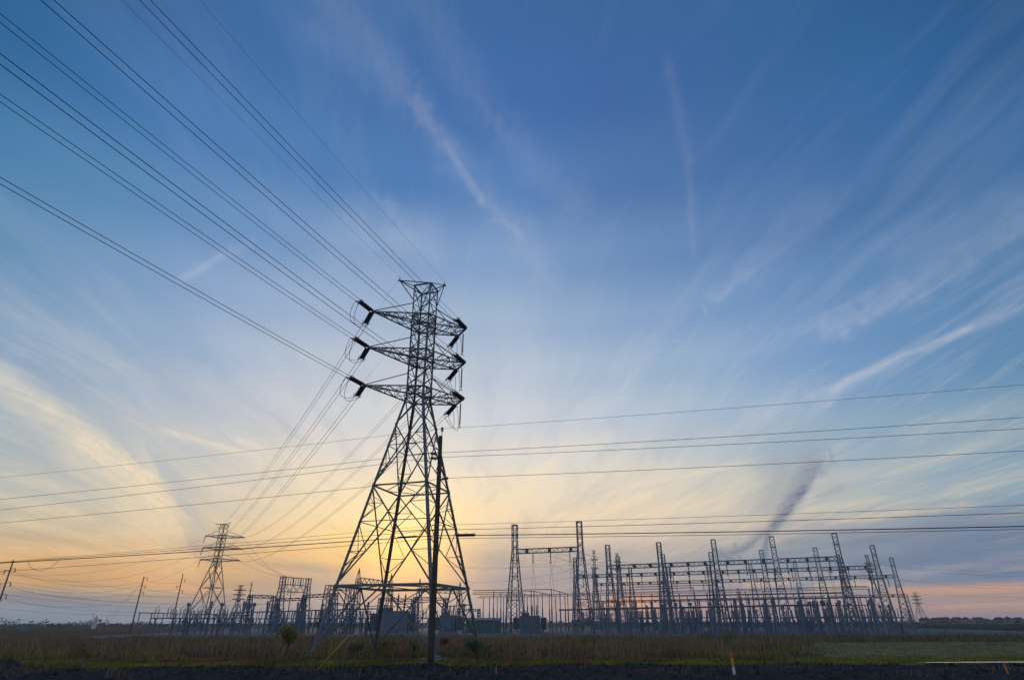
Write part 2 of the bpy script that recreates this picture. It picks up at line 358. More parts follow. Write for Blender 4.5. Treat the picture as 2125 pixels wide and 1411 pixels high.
# ------------------------------------------------------------------ materials
def mat(name, col, rough=.7, metal=0.0, var=.25, scale=3.0, bump=0.0, spec=.5, coords='Object', hue=None, island=0.0, thin=0.0):
    m = bpy.data.materials.new(name)
    m.use_nodes = True
    t = m.node_tree
    b = t.nodes['Principled BSDF']
    b.inputs['Roughness'].default_value = rough
    b.inputs['Metallic'].default_value = metal
    b.inputs['Specular IOR Level'].default_value = spec
    tcn = t.nodes.new('ShaderNodeTexCoord')
    geo = t.nodes.new('ShaderNodeNewGeometry')
    src = geo.outputs['Position'] if coords == 'World' else tcn.outputs['Object']
    nz = t.nodes.new('ShaderNodeTexNoise')
    nz.inputs['Scale'].default_value = scale; nz.inputs['Detail'].default_value = 6
    nz.inputs['Roughness'].default_value = .62
    t.links.new(src, nz.inputs['Vector'])
    r = t.nodes.new('ShaderNodeValToRGB')
    hue = hue or col
    r.color_ramp.elements[0].position = .3; r.color_ramp.elements[1].position = .7
    r.color_ramp.elements[0].color = (*[c * (1 - var) for c in col], 1)
    r.color_ramp.elements[1].color = (*[min(1, c * (1 + var)) for c in hue], 1)
    t.links.new(nz.outputs['Fac'], r.inputs[0])
    out = r.outputs[0]
    if island:
        h = t.nodes.new('ShaderNodeHueSaturation')
        mr = t.nodes.new('ShaderNodeMapRange')
        mr.inputs[3].default_value = 1 - island; mr.inputs[4].default_value = 1 + island
        t.links.new(geo.outputs['Random Per Island'], mr.inputs[0])
        t.links.new(mr.outputs[0], h.inputs['Value'])
        t.links.new(out, h.inputs['Color'])
        out = h.outputs[0]
    t.links.new(out, b.inputs['Base Color'])
    if thin:                                           # leaves and blades let light through
        tl = t.nodes.new('ShaderNodeBsdfTranslucent'); t.links.new(out, tl.inputs[0])
        mx = t.nodes.new('ShaderNodeMixShader'); mx.inputs[0].default_value = thin
        t.links.new(b.outputs[0], mx.inputs[1]); t.links.new(tl.outputs[0], mx.inputs[2])
        t.links.new(mx.outputs[0], t.nodes['Material Output'].inputs[0])
    if bump:
        bp = t.nodes.new('ShaderNodeBump')
        bp.inputs['Strength'].default_value = bump; bp.inputs['Distance'].default_value = .05
        t.links.new(nz.outputs['Fac'], bp.inputs['Height'])
        t.links.new(bp.outputs[0], b.inputs['Normal'])
    return m
M = {
    'steel': mat('galvanised_steel', (.165, .178, .175), .6, .15, .2, 1.2),
    'steel_dark': mat('weathered_steel', (.10, .11, .12), .6, .2, .2, 1.0),
    'steel_blue': mat('painted_steel', (.15, .185, .225), .55, .1, .15, .8),
    'tank': mat('grey_enamel', (.14, .19, .24), .5, .05, .12, .7),
    'glaze': mat('brown_glazed_porcelain', (.085, .07, .09), .4, 0, .3, 4),
    'glaze_grey': mat('grey_porcelain', (.20, .23, .26), .4, 0, .15, 4),
    'glaze_red': mat('red_brown_porcelain', (.16, .07, .045), .35, 0, .2, 4),
    'wire': mat('weathered_conductor', (.035, .037, .04), .65, .2, .15, 8),
    'cable': mat('black_cable', (.018, .018, .02), .7, 0, .2, 8),
    'wood': mat('creosoted_wood', (.075, .062, .045), .85, 0, .35, 2.5, .3),
    'wood_pale': mat('weathered_wood', (.15, .13, .11), .85, 0, .3, 2.5, .3),
    'concrete': mat('concrete', (.25, .245, .235), .85, 0, .2, 3, .1),
    'green_wall': mat('green_sheet_metal', (.11, .18, .15), .5, .1, .1, 1),
    'white_paint': mat('white_paint', (.72, .72, .70), .5, 0, .08, 5),
    'yellow': mat('yellow_plastic', (.60, .37, .03), .45, 0, .1, 4),
    'red_orange': mat('red_orange_plastic', (.70, .07, .02), .45, 0, .1, 4),
    'orange': mat('orange_paint', (.75, .24, .07), .6, 0, .15, 6),
    'gravel': mat('pale_gravel', (.15, .15, .145), .95, 0, .3, 1.5, .1, .1, coords='World'),
    'dirt': mat('dark_turned_soil', (.052, .042, .036), 1, 0, .5, 2.2, .6, .1, coords='World'),
    'dirt_pale': mat('soil_clod', (.045, .04, .038), 1, 0, .5, 3, 0, .1, coords='World', island=.6),
    'field': mat('field_soil', (.022, .025, .02), 1, 0, .4, .35, .1, .05, coords='World', hue=(.025, .033, .022)),
    'mown': mat('mown_turf', (.19, .15, .05), 1, 0, .45, .45, .2, .05, coords='World', hue=(.29, .20, .08)),
    'weed': mat('dry_weed', (.27, .135, .10), .9, 0, .3, .22, coords='World', hue=(.17, .175, .095), island=.5, spec=.1, thin=.45),
    'weed_red': mat('red_weed', (.24, .06, .06), .9, 0, .4, .3, coords='World', hue=(.24, .11, .07), island=.5, spec=.1, thin=.45),
    'weed_tan': mat('tan_grass', (.21, .15, .085), .9, 0, .35, .3, coords='World', hue=(.25, .155, .085), island=.45, spec=.1, thin=.45),
    'grass': mat('green_grass', (.15, .18, .03), .9, 0, .4, .3, coords='World', hue=(.23, .22, .04), island=.45, spec=.1, thin=.45),
    'leaf': mat('yellowing_leaf', (.26, .22, .06), .8, 0, .35, 1.2, island=.6, thin=.55),
    'leaf_green': mat('green_leaf', (.17, .19, .08), .8, 0, .35, 1.2, island=.6, thin=.55),
    'leaf_rust': mat('rusty_leaf', (.34, .16, .07), .8, 0, .35, 1.2, island=.6, thin=.55),
    'bark': mat('bark', (.06, .05, .04), .9, 0, .3, 6, .3),
    'wood_far': mat('far_foliage', (.035, .042, .03), .9, 0, .4, .05, coords='World', island=.5),
    'roof': mat('dark_shingle', (.07, .06, .06), .85, 0, .2, 1),
    'house': mat('pale_siding', (.30, .28, .27), .7, 0, .1, .5),
    'pane': mat('window_glass', (.03, .035, .04), .15, 0, .1, 1),
}
def water_mat():
    m = mat('standing_water', (.02, .022, .022), .06, 0, .2, .6, .04, coords='World')
    return m
M['water'] = water_mat()
M['lamp'] = bpy.data.materials.new('yard_lamp_glow')
M['lamp'].use_nodes = True
_b = M['lamp'].node_tree.nodes['Principled BSDF']
_b.inputs['Emission Color'].default_value = (.75, 1, .55, 1); _b.inputs['Emission Strength'].default_value = 1.2

# ------------------------------------------------------------------ mesh helpers
V = Vector
class MB:
    def __init__(s): s.v, s.f = [], []
    def add(s, vs, fs):
        o = len(s.v); s.v += [tuple(p) for p in vs]; s.f += [tuple(i + o for i in f) for f in fs]
        return s
    def frame(s, p, q, ref=None):
        d = (V(q) - V(p)).normalized()
        r = V(ref) if ref is not None else (V((0, 0, 1)) if abs(d.z) < .95 else V((1, 0, 0)))
        a = d.cross(r).normalized(); b = a.cross(d).normalized()
        return d, a, b
    def bar(s, p, q, w, h=None, ref=None):            # rectangular member
        h = h or w
        d, a, b = s.frame(p, q, ref)
        vs = [V(e) + a * (i * w / 2) + b * (j * h / 2) for e in (p, q) for i, j in ((-1, -1), (1, -1), (1, 1), (-1, 1))]
        return s.add(vs, [(0, 1, 2, 3), (7, 6, 5, 4), (0, 4, 5, 1), (1, 5, 6, 2), (2, 6, 7, 3), (3, 7, 4, 0)])
    def angle(s, p, q, w, t, ref):                     # L-section, opening away from ref
        d, a, b = s.frame(p, q, ref)
        a, b = (a + b).normalized(), (b - a).normalized()
        prof = [(0, 0), (w, 0), (w, t), (t, t), (t, w), (0, w)]
        vs = [V(e) + a * (-i) + b * (-j) for e in (p, q) for i, j in prof]
        n = 6
        fs = [tuple(range(n - 1, -1, -1)), tuple(range(n, 2 * n))] + [(k, (k + 1) % n, n + (k + 1) % n, n + k) for k in range(n)]
        return s.add(vs, fs)
    def tube(s, pts, r, n=6):
        pts = [V(p) for p in pts]
        o = len(s.v); prev = None
        for i, p in enumerate(pts):
            d = (pts[min(i + 1, len(pts) - 1)] - pts[max(i - 1, 0)]).normalized()
            if prev is None:
                x = V((0, 0, 1)) if abs(d.z) < .9 else V((1, 0, 0))
                a = d.cross(x).normalized()
            else:
                a = (prev - d * prev.dot(d)).normalized()
            prev = a; b = d.cross(a)
            rr = r[i] if isinstance(r, (list, tuple)) else r
            for k in range(n):
                t = 2 * math.pi * k / n
                s.v.append(tuple(p + a * (rr * math.cos(t)) + b * (rr * math.sin(t))))
        for i in range(len(pts) - 1):
            for k in range(n):
                s.f.append((o + i * n + k, o + i * n + (k + 1) % n, o + (i + 1) * n + (k + 1) % n, o + (i + 1) * n + k))
        s.f.append(tuple(o + k for k in range(n - 1, -1, -1)))
        s.f.append(tuple(o + (len(pts) - 1) * n + k for k in range(n)))
        return s
    def lathe(s, p, q, prof, n=10):                    # prof: (fraction along, radius)
        return s.tube([V(p).lerp(V(q), t) for t, _ in prof], [r for _, r in prof], n)
    def box(s, c, size, rz=0.0, rx=0.0):
        m = Matrix.Rotation(rz, 3, 'Z') @ Matrix.Rotation(rx, 3, 'X')
        vs = [V(c) + m @ V((size[0] / 2 * i, size[1] / 2 * j, size[2] / 2 * k)) for k in (-1, 1) for i, j in ((-1, -1), (1, -1), (1, 1), (-1, 1))]
        return s.add(vs, [(3, 2, 1, 0), (4, 5, 6, 7), (0, 1, 5, 4), (1, 2, 6, 5), (2, 3, 7, 6), (3, 0, 4, 7)])
    def build(s, name, m, parent=None, smooth=False, loc=None, bevel=0.0):
        me = bpy.data.meshes.new(name)
        me.from_pydata(s.v, [], s.f)
        me.materials.append(M[m] if isinstance(m, str) else m)
        if smooth: me.polygons.foreach_set('use_smooth', [True] * len(me.polygons))
        o = bpy.data.objects.new(name, me)
        COL.objects.link(o)
        if parent: o.parent = parent
        if loc is not None: o.location = loc
        if bevel:
            bv = o.modifiers.new('bevel', 'BEVEL'); bv.width = bevel; bv.segments = 2; bv.limit_method = 'ANGLE'
        return o
def tag(o, label=None, cat=None, group=None, kind=None):
    if label: o['label'] = label
    if cat: o['category'] = cat
    if group: o['group'] = group
    if cat and not kind: kind = 'thing'
    if kind: o['kind'] = kind
    return o
def empty(name, loc, label, cat, rz=0.0, group=None):
    o = bpy.data.objects.new(name, None)
    COL.objects.link(o)
    o.location = loc; o.rotation_euler = (0, 0, rz); o.empty_display_size = .3
    return tag(o, label, cat, group)
def dup(root, loc, rz, label, group=None, scale=None):
    r = root.copy(); COL.objects.link(r); r.location = loc; r.rotation_euler = (0, 0, rz)
    if scale: r.scale = (scale, scale, scale)
    r['label'] = label
    if group: r['group'] = group
    for ch in list(root.children):
        c = ch.copy(); COL.objects.link(c); c.parent = r
        for g in list(ch.children):
            e = g.copy(); COL.objects.link(e); e.parent = c
    return r
ORD = ['first', 'second', 'third', 'fourth', 'fifth', 'sixth', 'seventh', 'eighth', 'ninth', 'tenth', 'eleventh', 'twelfth',
       'thirteenth', 'fourteenth', 'fifteenth', 'sixteenth', 'seventeenth', 'eighteenth', 'nineteenth', 'twentieth']
def sheds(n, r0, r1):                                  # ribbed insulator profile
    out = [(0, r0)]
    for i in range(n):
        a = i / n
        out += [(a + .15 / n, r0), (a + .45 / n, r1), (a + .62 / n, r1), (a + .85 / n, r0)]
    return out + [(1, r0)]
def sagged(p, q, sag, n=20):
    p, q = V(p), V(q)
    return [p.lerp(q, i / n) - V((0, 0, 4 * sag * (i / n) * (1 - i / n))) for i in range(n + 1)]
def wire(pts, r, label, cat='power line', name='power_line', m='wire', group=None, n=5):
    return tag(MB().tube(pts, r, n).build(name, m, smooth=True), label, cat, group)
# ------------------------------------------------------------------ ground
rng = np.random.default_rng(11)
def wav(x, y, s, seed=0):                              # cheap smooth wander, -1..1
    return (np.sin(x * s + 1.3 + seed) * np.cos(y * s * 1.21 + seed * 2.1) + .6 * np.sin(x * s * 2.3 + y * s * 1.7 + seed * 3.3) + .35 * np.sin(x * s * 4.9 - y * s * 4.1 + seed)) / 1.95
def sheet(name, m, xs, ys, zf, kind='structure'):
    X, Y = np.meshgrid(xs, ys)
    Z = zf(X, Y)
    vs = np.stack([X, Y, Z], -1).reshape(-1, 3)
    nx, ny = len(xs), len(ys)
    fs = [(j * nx + i, j * nx + i + 1, (j + 1) * nx + i + 1, (j + 1) * nx + i) for j in range(ny - 1) for i in range(nx - 1)]
    b = MB(); b.v = [tuple(map(float, p)) for p in vs]; b.f = fs
    return tag(b.build(name, m, smooth=True), kind=kind)
def span(*segs):
    out = []
    for a, b, n in segs: out += list(np.linspace(a, b, n, endpoint=False))
    return np.array(out + [segs[-1][1]])
sheet('ground', 'field', span((-2600, -200, 8), (-200, 200, 60), (200, 2600, 8)), span((-400, 30, 4), (30, 220, 60), (220, 3800, 10)),
      lambda X, Y: np.where((np.abs(X) < 150) & (Y > 30) & (Y < 118), .05 * wav(X, Y, .35), -.03))
def dirt_z(X, Y):
    edge = 41.6 + .9 * wav(X, X * 0, .35, 2) + .5 * wav(X, X * 0, 1.3, 5) + .3 * wav(X, X * 0, 4.1, 1) + .03 * X
    h = .09 + .10 * wav(X, Y, .55, 7) + .11 * wav(X, Y, 1.5, 1) + .08 * wav(X, Y, 4.1, 4) + .04 * wav(X, Y, 9.0, 6)
    h += .62 * np.exp(-((X + 31.4) / 1.9) ** 2 - ((Y - 40.6) / 1.4) ** 2) + .26 * np.exp(-((X + 36) / 2.2) ** 2 - ((Y - 40.5) / 1.2) ** 2)
    h += .20 * np.exp(-((X + 24.3) / .8) ** 2 - ((Y - 40.4) / .9) ** 2) + .22 * np.exp(-((X + 4.7) / 1.1) ** 2 - ((Y - 38.9) / .8) ** 2)
    h = h * np.clip(1.25 - np.clip(X - 10, 0, 20) / 22, .3, 1)
    h += .08 * np.maximum(0, wav(X, Y, 2.7, 9)) ** 2 + .05 * wav(X, Y, 14.0, 3)
    return np.where(Y < edge, h * np.clip((edge - Y) / 1.2, 0, 1) + .02, -.12)
sheet('dirt_strip', 'dirt', np.linspace(-46, 46, 620), np.linspace(24, 44, 140), dirt_z)
# mown turf on the right
mown_edge = lambda Y: 19.0 + (Y - 42) * .42
b = MB()
ys = np.linspace(41.5, 88, 24)
for y in ys: b.v += [(float(mown_edge(y) + 1.2 * math.sin(y * .5)), float(y), .075), (110.0, float(y), .075)]
b.f = [(2 * i, 2 * i + 1, 2 * i + 3, 2 * i + 2) for i in range(len(ys) - 1)]
tag(b.build('mown_turf', 'mown'), kind='structure')
# substation yard and its road
b = MB().add([(-84, 116, .08), (68, 112, .08), (128, 128, .08), (170, 330, .08), (-130, 330, .08)], [(0, 1, 2, 3, 4)])
tag(b.build('gravel_yard', 'gravel'), kind='structure')
b = MB().add([(66, 115, .085), (230, 150, .085), (230, 165, .085), (76, 132, .085)], [(0, 1, 2, 3)])
tag(b.build('gravel_road', 'gravel'), kind='structure')
# rain water along the dirt's edge
pts = [(24.4, 40.9), (27, 40.55), (29.5, 40.6), (32, 40.75), (36, 41.0), (44, 41.6), (44, 42.9), (36, 42.25), (31.5, 42.0), (28, 41.75), (25.5, 41.4)]
tag(MB().add([(x, y, .232) for x, y in pts], [tuple(range(len(pts)))]).build('puddle', 'water'), kind='structure')

def blades(name, m, P, h, w, lean=.25, label=None):
    n = len(P)
    a = rng.uniform(0, 2 * math.pi, n)
    la = rng.uniform(0, 2 * math.pi, n)
    dx, dy = np.cos(a) * w / 2, np.sin(a) * w / 2
    lx, ly = np.cos(la) * h * lean * rng.uniform(0, 1, n), np.sin(la) * h * lean * rng.uniform(0, 1, n)
    z0 = np.full(n, -.05)
    A = np.stack([P[:, 0] - dx, P[:, 1] - dy, z0], -1)
    B = np.stack([P[:, 0] + dx, P[:, 1] + dy, z0], -1)
    Cc = np.stack([P[:, 0] + dx * .8 + lx * .4, P[:, 1] + dy * .8 + ly * .4, h * .6], -1)
    D = np.stack([P[:, 0] - dx * .8 + lx * .4, P[:, 1] - dy * .8 + ly * .4, h * .6], -1)
    E_ = np.stack([P[:, 0] + lx, P[:, 1] + ly, h], -1)
    vs = np.stack([A, B, Cc, D, E_], 1).reshape(-1, 3).astype(np.float32)
    base = np.arange(n)[:, None] * 5
    quad = (base + np.array([[0, 1, 2, 3]])); tri = (base + np.array([[3, 2, 4]]))
    loops = np.concatenate([quad, tri], 1).reshape(-1).astype(np.int32)
    me = bpy.data.meshes.new(name)
    me.vertices.add(len(vs)); me.vertices.foreach_set('co', vs.reshape(-1))
    me.loops.add(len(loops)); me.loops.foreach_set('vertex_index', loops)
    st = np.stack([np.arange(n) * 7, np.arange(n) * 7 + 4], 1).reshape(-1).astype(np.int32)
    me.polygons.add(2 * n); me.polygons.foreach_set('loop_start', st)
    me.update(calc_edges=True)
    me.materials.append(M[m])
    o = bpy.data.objects.new(name, me); COL.objects.link(o)
    return tag(o, label=label, kind='stuff')
def scatter(n, y0, y1, keep, power=1.6):
    Y = y0 + (y1 - y0) * rng.uniform(0, 1, n) ** power
    X = rng.uniform(-.95, .95, n) * (Y + 6)
    k = keep(X, Y)
    return np.stack([X[k], Y[k]], -1)
off_mown = lambda X, Y: (X < 19.0 + (Y - 42) * .42 + 1.2 * np.sin(Y * .5) + 1.6 * wav(X, Y, .5, 3) + 1.8 * rng.uniform(-1, 1, len(X)) ** 3) | (Y > 84 + 5 * wav(X, X * 0, .11, 4))
P = scatter(120000, 46, 114, off_mown)
cl = wav(P[:, 0], P[:, 1], .22, 5)
cl2 = wav(P[:, 0], P[:, 1], .7, 1)
hgt = np.clip(.50 + .42 * cl + .34 * cl2 + .5 * np.maximum(0, wav(P[:, 0], P[:, 1], .47, 17)) ** 2, .12, 1.5) * rng.uniform(.55, 1.25, len(P)) * np.clip((P[:, 1] - 44) / 12, .35, 1)
blades('weed_field', 'weed', P, hgt, .045 + .05 * rng.uniform(0, 1, len(P)) * P[:, 1] / 60, .3)
P = scatter(30000, 43.5, 100, lambda X, Y: off_mown(X, Y) & (wav(X, Y, .16, 8) > .12))
blades('tan_grass', 'weed_tan', P, rng.uniform(.5, 1.15, len(P)) * np.clip((P[:, 1] - 41) / 12, .3, 1), .035 + .03 * P[:, 1] / 80, .35)
P = scatter(30000, 43.5, 62, lambda X, Y: (X < 18) & (wav(X, Y, .3, 3) > -.3), 1.3)
blades('red_ground_cover', 'weed_red', P, rng.uniform(.12, .42, len(P)), .09, .5)
P = scatter(90000, 40.6, 49.5, lambda X, Y: (Y > 41.4 + .03 * X + .9 * wav(X, X * 0, .35, 2)) & (rng.uniform(0, 1, len(X)) < np.clip(1.25 - (Y - 42) / 6.5, .05, 1)), 1.0)
blades('green_grass', 'grass', P, rng.uniform(.1, .32, len(P)), .06, .6)
P = scatter(70000, 42.2, 92, lambda X, Y: ~off_mown(X, Y) & (wav(X * .35, Y * 1.6, .5, 2) + .5 * rng.uniform(-1, 1, len(X)) > -.1), 1.5)
blades('mown_grass', 'weed_tan', P, rng.uniform(.04, .2, len(P)), .06 + .03 * P[:, 1] / 60, .6)
P = scatter(60000, 42.2, 92, lambda X, Y: ~off_mown(X, Y) & (wav(X * .35, Y * 1.6, .5, 2) + .5 * rng.uniform(-1, 1, len(X)) < .1), 1.5)
blades('short_green_grass', 'grass', P, rng.uniform(.04, .18, len(P)), .06 + .03 * P[:, 1] / 60, .6)
P = scatter(9000, 46, 100, lambda X, Y: off_mown(X, Y) & (wav(X, Y, .4, 21) > .05), 1.4)
blades('tall_stalks', 'weed_tan', P, rng.uniform(.8, 1.6, len(P)), .035 + .02 * P[:, 1] / 60, .3)
P = np.stack([rng.uniform(-34, 40, 9000), rng.uniform(32, 42, 9000)], -1)
P = P[(wav(P[:, 0], P[:, 1], .5, 31) > .35) | (P[:, 0] < -24)]
zt = dirt_z(P[:, 0], P[:, 1])
blades('sparse_dry_tufts', 'weed_tan', P, np.maximum(zt, 0) + rng.uniform(.08, .42, len(P)), .022, .35)
# clods and stones lying on the turned soil
n = 5200
cx_, cy_ = rng.uniform(-40, 44, n), 30 + 12.2 * rng.uniform(0, 1, n) ** .6
cz_ = dirt_z(cx_, cy_)
rad = .03 + .13 * rng.uniform(0, 1, n) ** 4
ok = cz_ > .02
b = MB()
for x, y, z, r_ in zip(cx_[ok], cy_[ok], cz_[ok], rad[ok]):
    q = rng.uniform(.6, 1.2, 6) * r_; a_ = rng.uniform(0, 1.5); c_, s_ = math.cos(a_), math.sin(a_)
    o = len(b.v)
    b.v += [(float(x + c_ * q[0]), float(y + s_ * q[0]), float(z)), (float(x - s_ * q[1]), float(y + c_ * q[1]), float(z)), (float(x - c_ * q[2]), float(y - s_ * q[2]), float(z)), (float(x + s_ * q[3]), float(y - c_ * q[3]), float(z)), (float(x), float(y), float(z + q[4])), (float(x), float(y), float(z - q[5]))]
    b.f += [(o + i, o + (i + 1) % 4, o + 4) for i in range(4)] + [(o + (i + 1) % 4, o + i, o + 5) for i in range(4)]
tag(b.build('soil_clods', 'dirt_pale'), kind='stuff')
P = scatter(36000, 48, 100, lambda X, Y: off_mown(X, Y) & (wav(X, Y, .25, 12) > .1), 1.5)
blades('green_weeds', 'grass', P, rng.uniform(.3, .8, len(P)), .06, .5)
# far-off woods along the horizon: one leafy mass
n = 26000
th = np.radians(rng.uniform(-52, 50, n)); dist = np.where(th > .31, rng.uniform(545, 860, n), rng.uniform(480, 600, n))
X, Y = dist * np.sin(th), dist * np.cos(th)
dg = np.degrees(th)
tall = 2.8 + 1.9 * wav(dg, dg * 0, .9, 2) + 1.6 * wav(dg, dg * 0, 3.1, 1) + 1.3 * wav(dg, dg * 0, 8.3, 4) + np.where(dg < -35.5, 3.0 * np.exp(-((dg + 39) / 2.5) ** 2), 0)
tall = np.where(dg > 18, tall * .8, tall)
tall = np.clip(tall, .8, 8)
zc = tall * rng.uniform(0, 1, n) ** .7
s = rng.uniform(.25, .8, n)
q = rng.normal(0, 1, (n, 3, 3)); q /= np.linalg.norm(q, axis=2, keepdims=True)
vs = (np.stack([X, Y, zc], -1)[:, None, :] + q * s[:, None, None]).reshape(-1, 3)
b = MB(); b.v = [tuple(map(float, p)) for p in vs]; b.f = [(3 * i, 3 * i + 1, 3 * i + 2) for i in range(n)]
tag(b.build('distant_woods', 'wood_far'), kind='stuff')
# ------------------------------------------------------------------ lattice pylon
ZA = (29.88, 26.01, 22.17)                            # cross-arm heights
def leg_r(z):
    return 7.26 + (1.30 - 7.26) * z / 21.75 if z < 21.75 else 1.30 + .04 * (z - 21.75) / 12.2
DIRS = [(-1, 0), (0, -1), (1, 0), (0, 1)]
def lp(k, z):
    r = leg_r(z); return V((DIRS[k % 4][0] * r, DIRS[k % 4][1] * r, z))
def pylon_parts(root, fine=True, armL=5.34, armR=4.25, halfw=.96, pointed=False, th=1.0, tha=0):
    tha = tha or th
    sm = 'steel'
    for k in range(4):
        b = MB()
        for z0, z1, w in ((.25, 5.13, .25), (5.13, 13.24, .23), (13.24, 21.75, .22), (21.75, 29.3, .17), (29.3, 33.95, .12)):
            w *= th
            if fine: b.angle(lp(k, z0), lp(k, z1), w, w * .22, (DIRS[k][0], DIRS[k][1], 0.001))
            else: b.bar(lp(k, z0), lp(k, z1), w)
        b.build('leg', sm, root)
        if fine:
            f = MB().box(lp(k, .06) * 1.0 + V((0, 0, .03)), (1.5, 1.5, .34), .5)
            f.lathe(lp(k, .2), lp(k, .34), [(0, .42), (1, .40)], 12)
            f.build('footing', 'concrete', root, bevel=.03)
    for k in range(4):
        b = MB(); j = k + 1
        L_ = lambda a, z: lp(a, z)
        w = .085 * th
        if fine:
            m2 = (lp(k, 5.13) + lp(j, 5.13)) / 2
            b.bar(lp(k, .45), m2, .10); b.bar(lp(j, .45), m2, .10)
            for a in (k, j):
                f1, f2 = lp(a, .45).lerp(m2, .36), lp(a, .45).lerp(m2, .70)
                b.bar(f1, lp(a, 2.3), .06); b.bar(f2, lp(a, 3.9), .06); b.bar(f1, lp(a, 3.9), .06); b.bar(f2, lp(a, 5.1), .06)
            def xpanel(z0, z1, ww, second=True):
                A0, B0, A1, B1 = lp(k, z0), lp(j, z0), lp(k, z1), lp(j, z1)
                b.bar(A0, B1, ww); b.bar(B0, A1, ww * 1.02)
                w0, w1 = (A0 - B0).length, (A1 - B1).length
                t = w0 / (w0 + w1)
                X = A0.lerp(B1, t)
                if second:
                    za = X.z
                    b.bar(X, lp(k, za), .06); b.bar(X, lp(j, za), .06)
                    for a, S, T in ((k, A0, A1), (j, B0, B1)):
                        O0 = S.lerp(X, .52); O1 = T.lerp(X, .52)
                        b.bar(O0, lp(a, z0 + (za - z0) * .52), .05); b.bar(O0, lp(a, za - .05), .05)
                        b.bar(O0, lp(a, z0 + (za - z0) * .26), .05)
                        b.bar(O1, lp(a, z1 - (z1 - za) * .50), .05); b.bar(O1, lp(a, za + .05), .05)
                        b.bar(O1, lp(a, z1 - (z1 - za) * .24), .04)
            xpanel(5.13, 13.24, .10); xpanel(13.24, 19.0, .088); xpanel(19.0, 21.75, .085, False)
        else:
            m2 = (lp(k, 5.13) + lp(j, 5.13)) / 2
            b.bar(lp(k, .3), m2, .12 * th); b.bar(lp(j, .3), m2, .12 * th)
            for z0, z1 in ((5.13, 13.24), (13.24, 19), (19, 21.75)):
                b.bar(lp(k, z0), lp(j, z1), .1 * th); b.bar(lp(j, z0), lp(k, z1), .1 * th)
        zs = [21.75, 22.9, 24.24, 25.6, 26.75, 28.06, 29.3, 30.4, 31.83, 33.9] if fine else [21.75, 24.24, 26.75, 29.3, 31.83, 33.9]
        for z0, z1 in zip(zs, zs[1:]):
            b.bar(lp(k, z0), lp(j, z1), w * .75); b.bar(lp(j, z0), lp(k, z1), w * .76)
        b.build('face_bracing', sm, root)
    for z, w in ((5.13, .17), (13.24, .11)):
        b = MB()
        for k in range(4):
            b.bar(lp(k, z), lp(k + 1, z), w * th, w * th * 1.1)
        if fine:
            mids = [(lp(k, z) + lp(k + 1, z)) / 2 for k in range(4)]
            for k in range(4): b.bar(mids[k] - V((0, 0, .03)), mids[(k + 1) % 4] - V((0, 0, .03)), w * .5)
            b.bar(mids[0] - V((0, 0, .1)), mids[2] - V((0, 0, .1)), w * .4)
        b.build('belt_frame', sm, root)
    for zt in ZA:
        zu, zl = zt + .52, zt - .55
        for sgn in (-1, 1):
            b = MB()
            L = armL if sgn < 0 else armR
            Nu, Bu, Nl, Bl = lp(1, zu), lp(3, zu), lp(1, zl), lp(3, zl)
            if sgn < 0 or pointed:
                TN = TB = V((sgn * L, 0, zt))
            else:
                TN, TB = V((L, -halfw, zt)), V((L, halfw, zt))
            cw = .10 * tha
            for S, T in ((Nu, TN), (Nl, TN), (Bu, TB), (Bl, TB)): b.bar(S, T, cw)
            if sgn > 0 and not pointed: b.bar(TN - V((0, .1, 0)), TB + V((0, .1, 0)), .15, .15)
            # collar round the body
            if sgn < 0:
                for k in range(4):
                    b.bar(lp(k, zu), lp(k + 1, zu), cw * .9); b.bar(lp(k, zl), lp(k + 1, zl), cw * .9)
                b.bar(lp(0, zu), lp(2, zu), cw * .6)
            n = 5 if fine else 3
            P = lambda S, T, i: S.lerp(T, i / n)
            for i in range(1, n):
                b.bar(P(Nu, TN, i), P(Nl, TN, i), .05 * th); b.bar(P(Bu, TB, i), P(Bl, TB, i), .05 * th)
                b.bar(P(Nu, TN, i), P(Bu, TB, i), .05 * th); b.bar(P(Nl, TN, i), P(Bl, TB, i), .05 * th)
            for i in range(n):
                (S1, S2) = (Nu, Bu) if i % 2 else (Bu, Nu); (T1, T2) = (TN, TB) if i % 2 else (TB, TN)
                b.bar(P(S1, T1, i), P(S2, T2, i + 1), .05 * th)
                (S1, S2) = (Nl, Bl) if i % 2 else (Bl, Nl)
                b.bar(P(S1, T1, i), P(S2, T2, i + 1), .05 * th)
                b.bar(P(Nl, TN, i), P(Nu, TN, i + 1), .045 * th); b.bar(P(Bl, TB, i), P(Bu, TB, i + 1), .045 * th)
            k = 0 if sgn < 0 else 2
            st = lp(k, zt + 1.98)
            b.bar(st, TN + V((0, 0, .05)), .075 * th)
            if sgn > 0 and not pointed: b.bar(st, TB + V((0, 0, .05)), .06)
            b.build('cross_arm', sm, root)
    for k in range(4): pass
    b = MB()
    for k in range(4): b.bar(lp(k, 33.95), lp(k + 1, 33.95), .13 * th)
    b.bar(lp(1, 33.9), lp(3, 31.9), .08 * th); b.bar(lp(0, 33.0), lp(3, 33.0), .06 * th); b.bar(lp(2, 33.0), lp(3, 33.0), .06 * th)
    b.build('top_frame', sm, root)
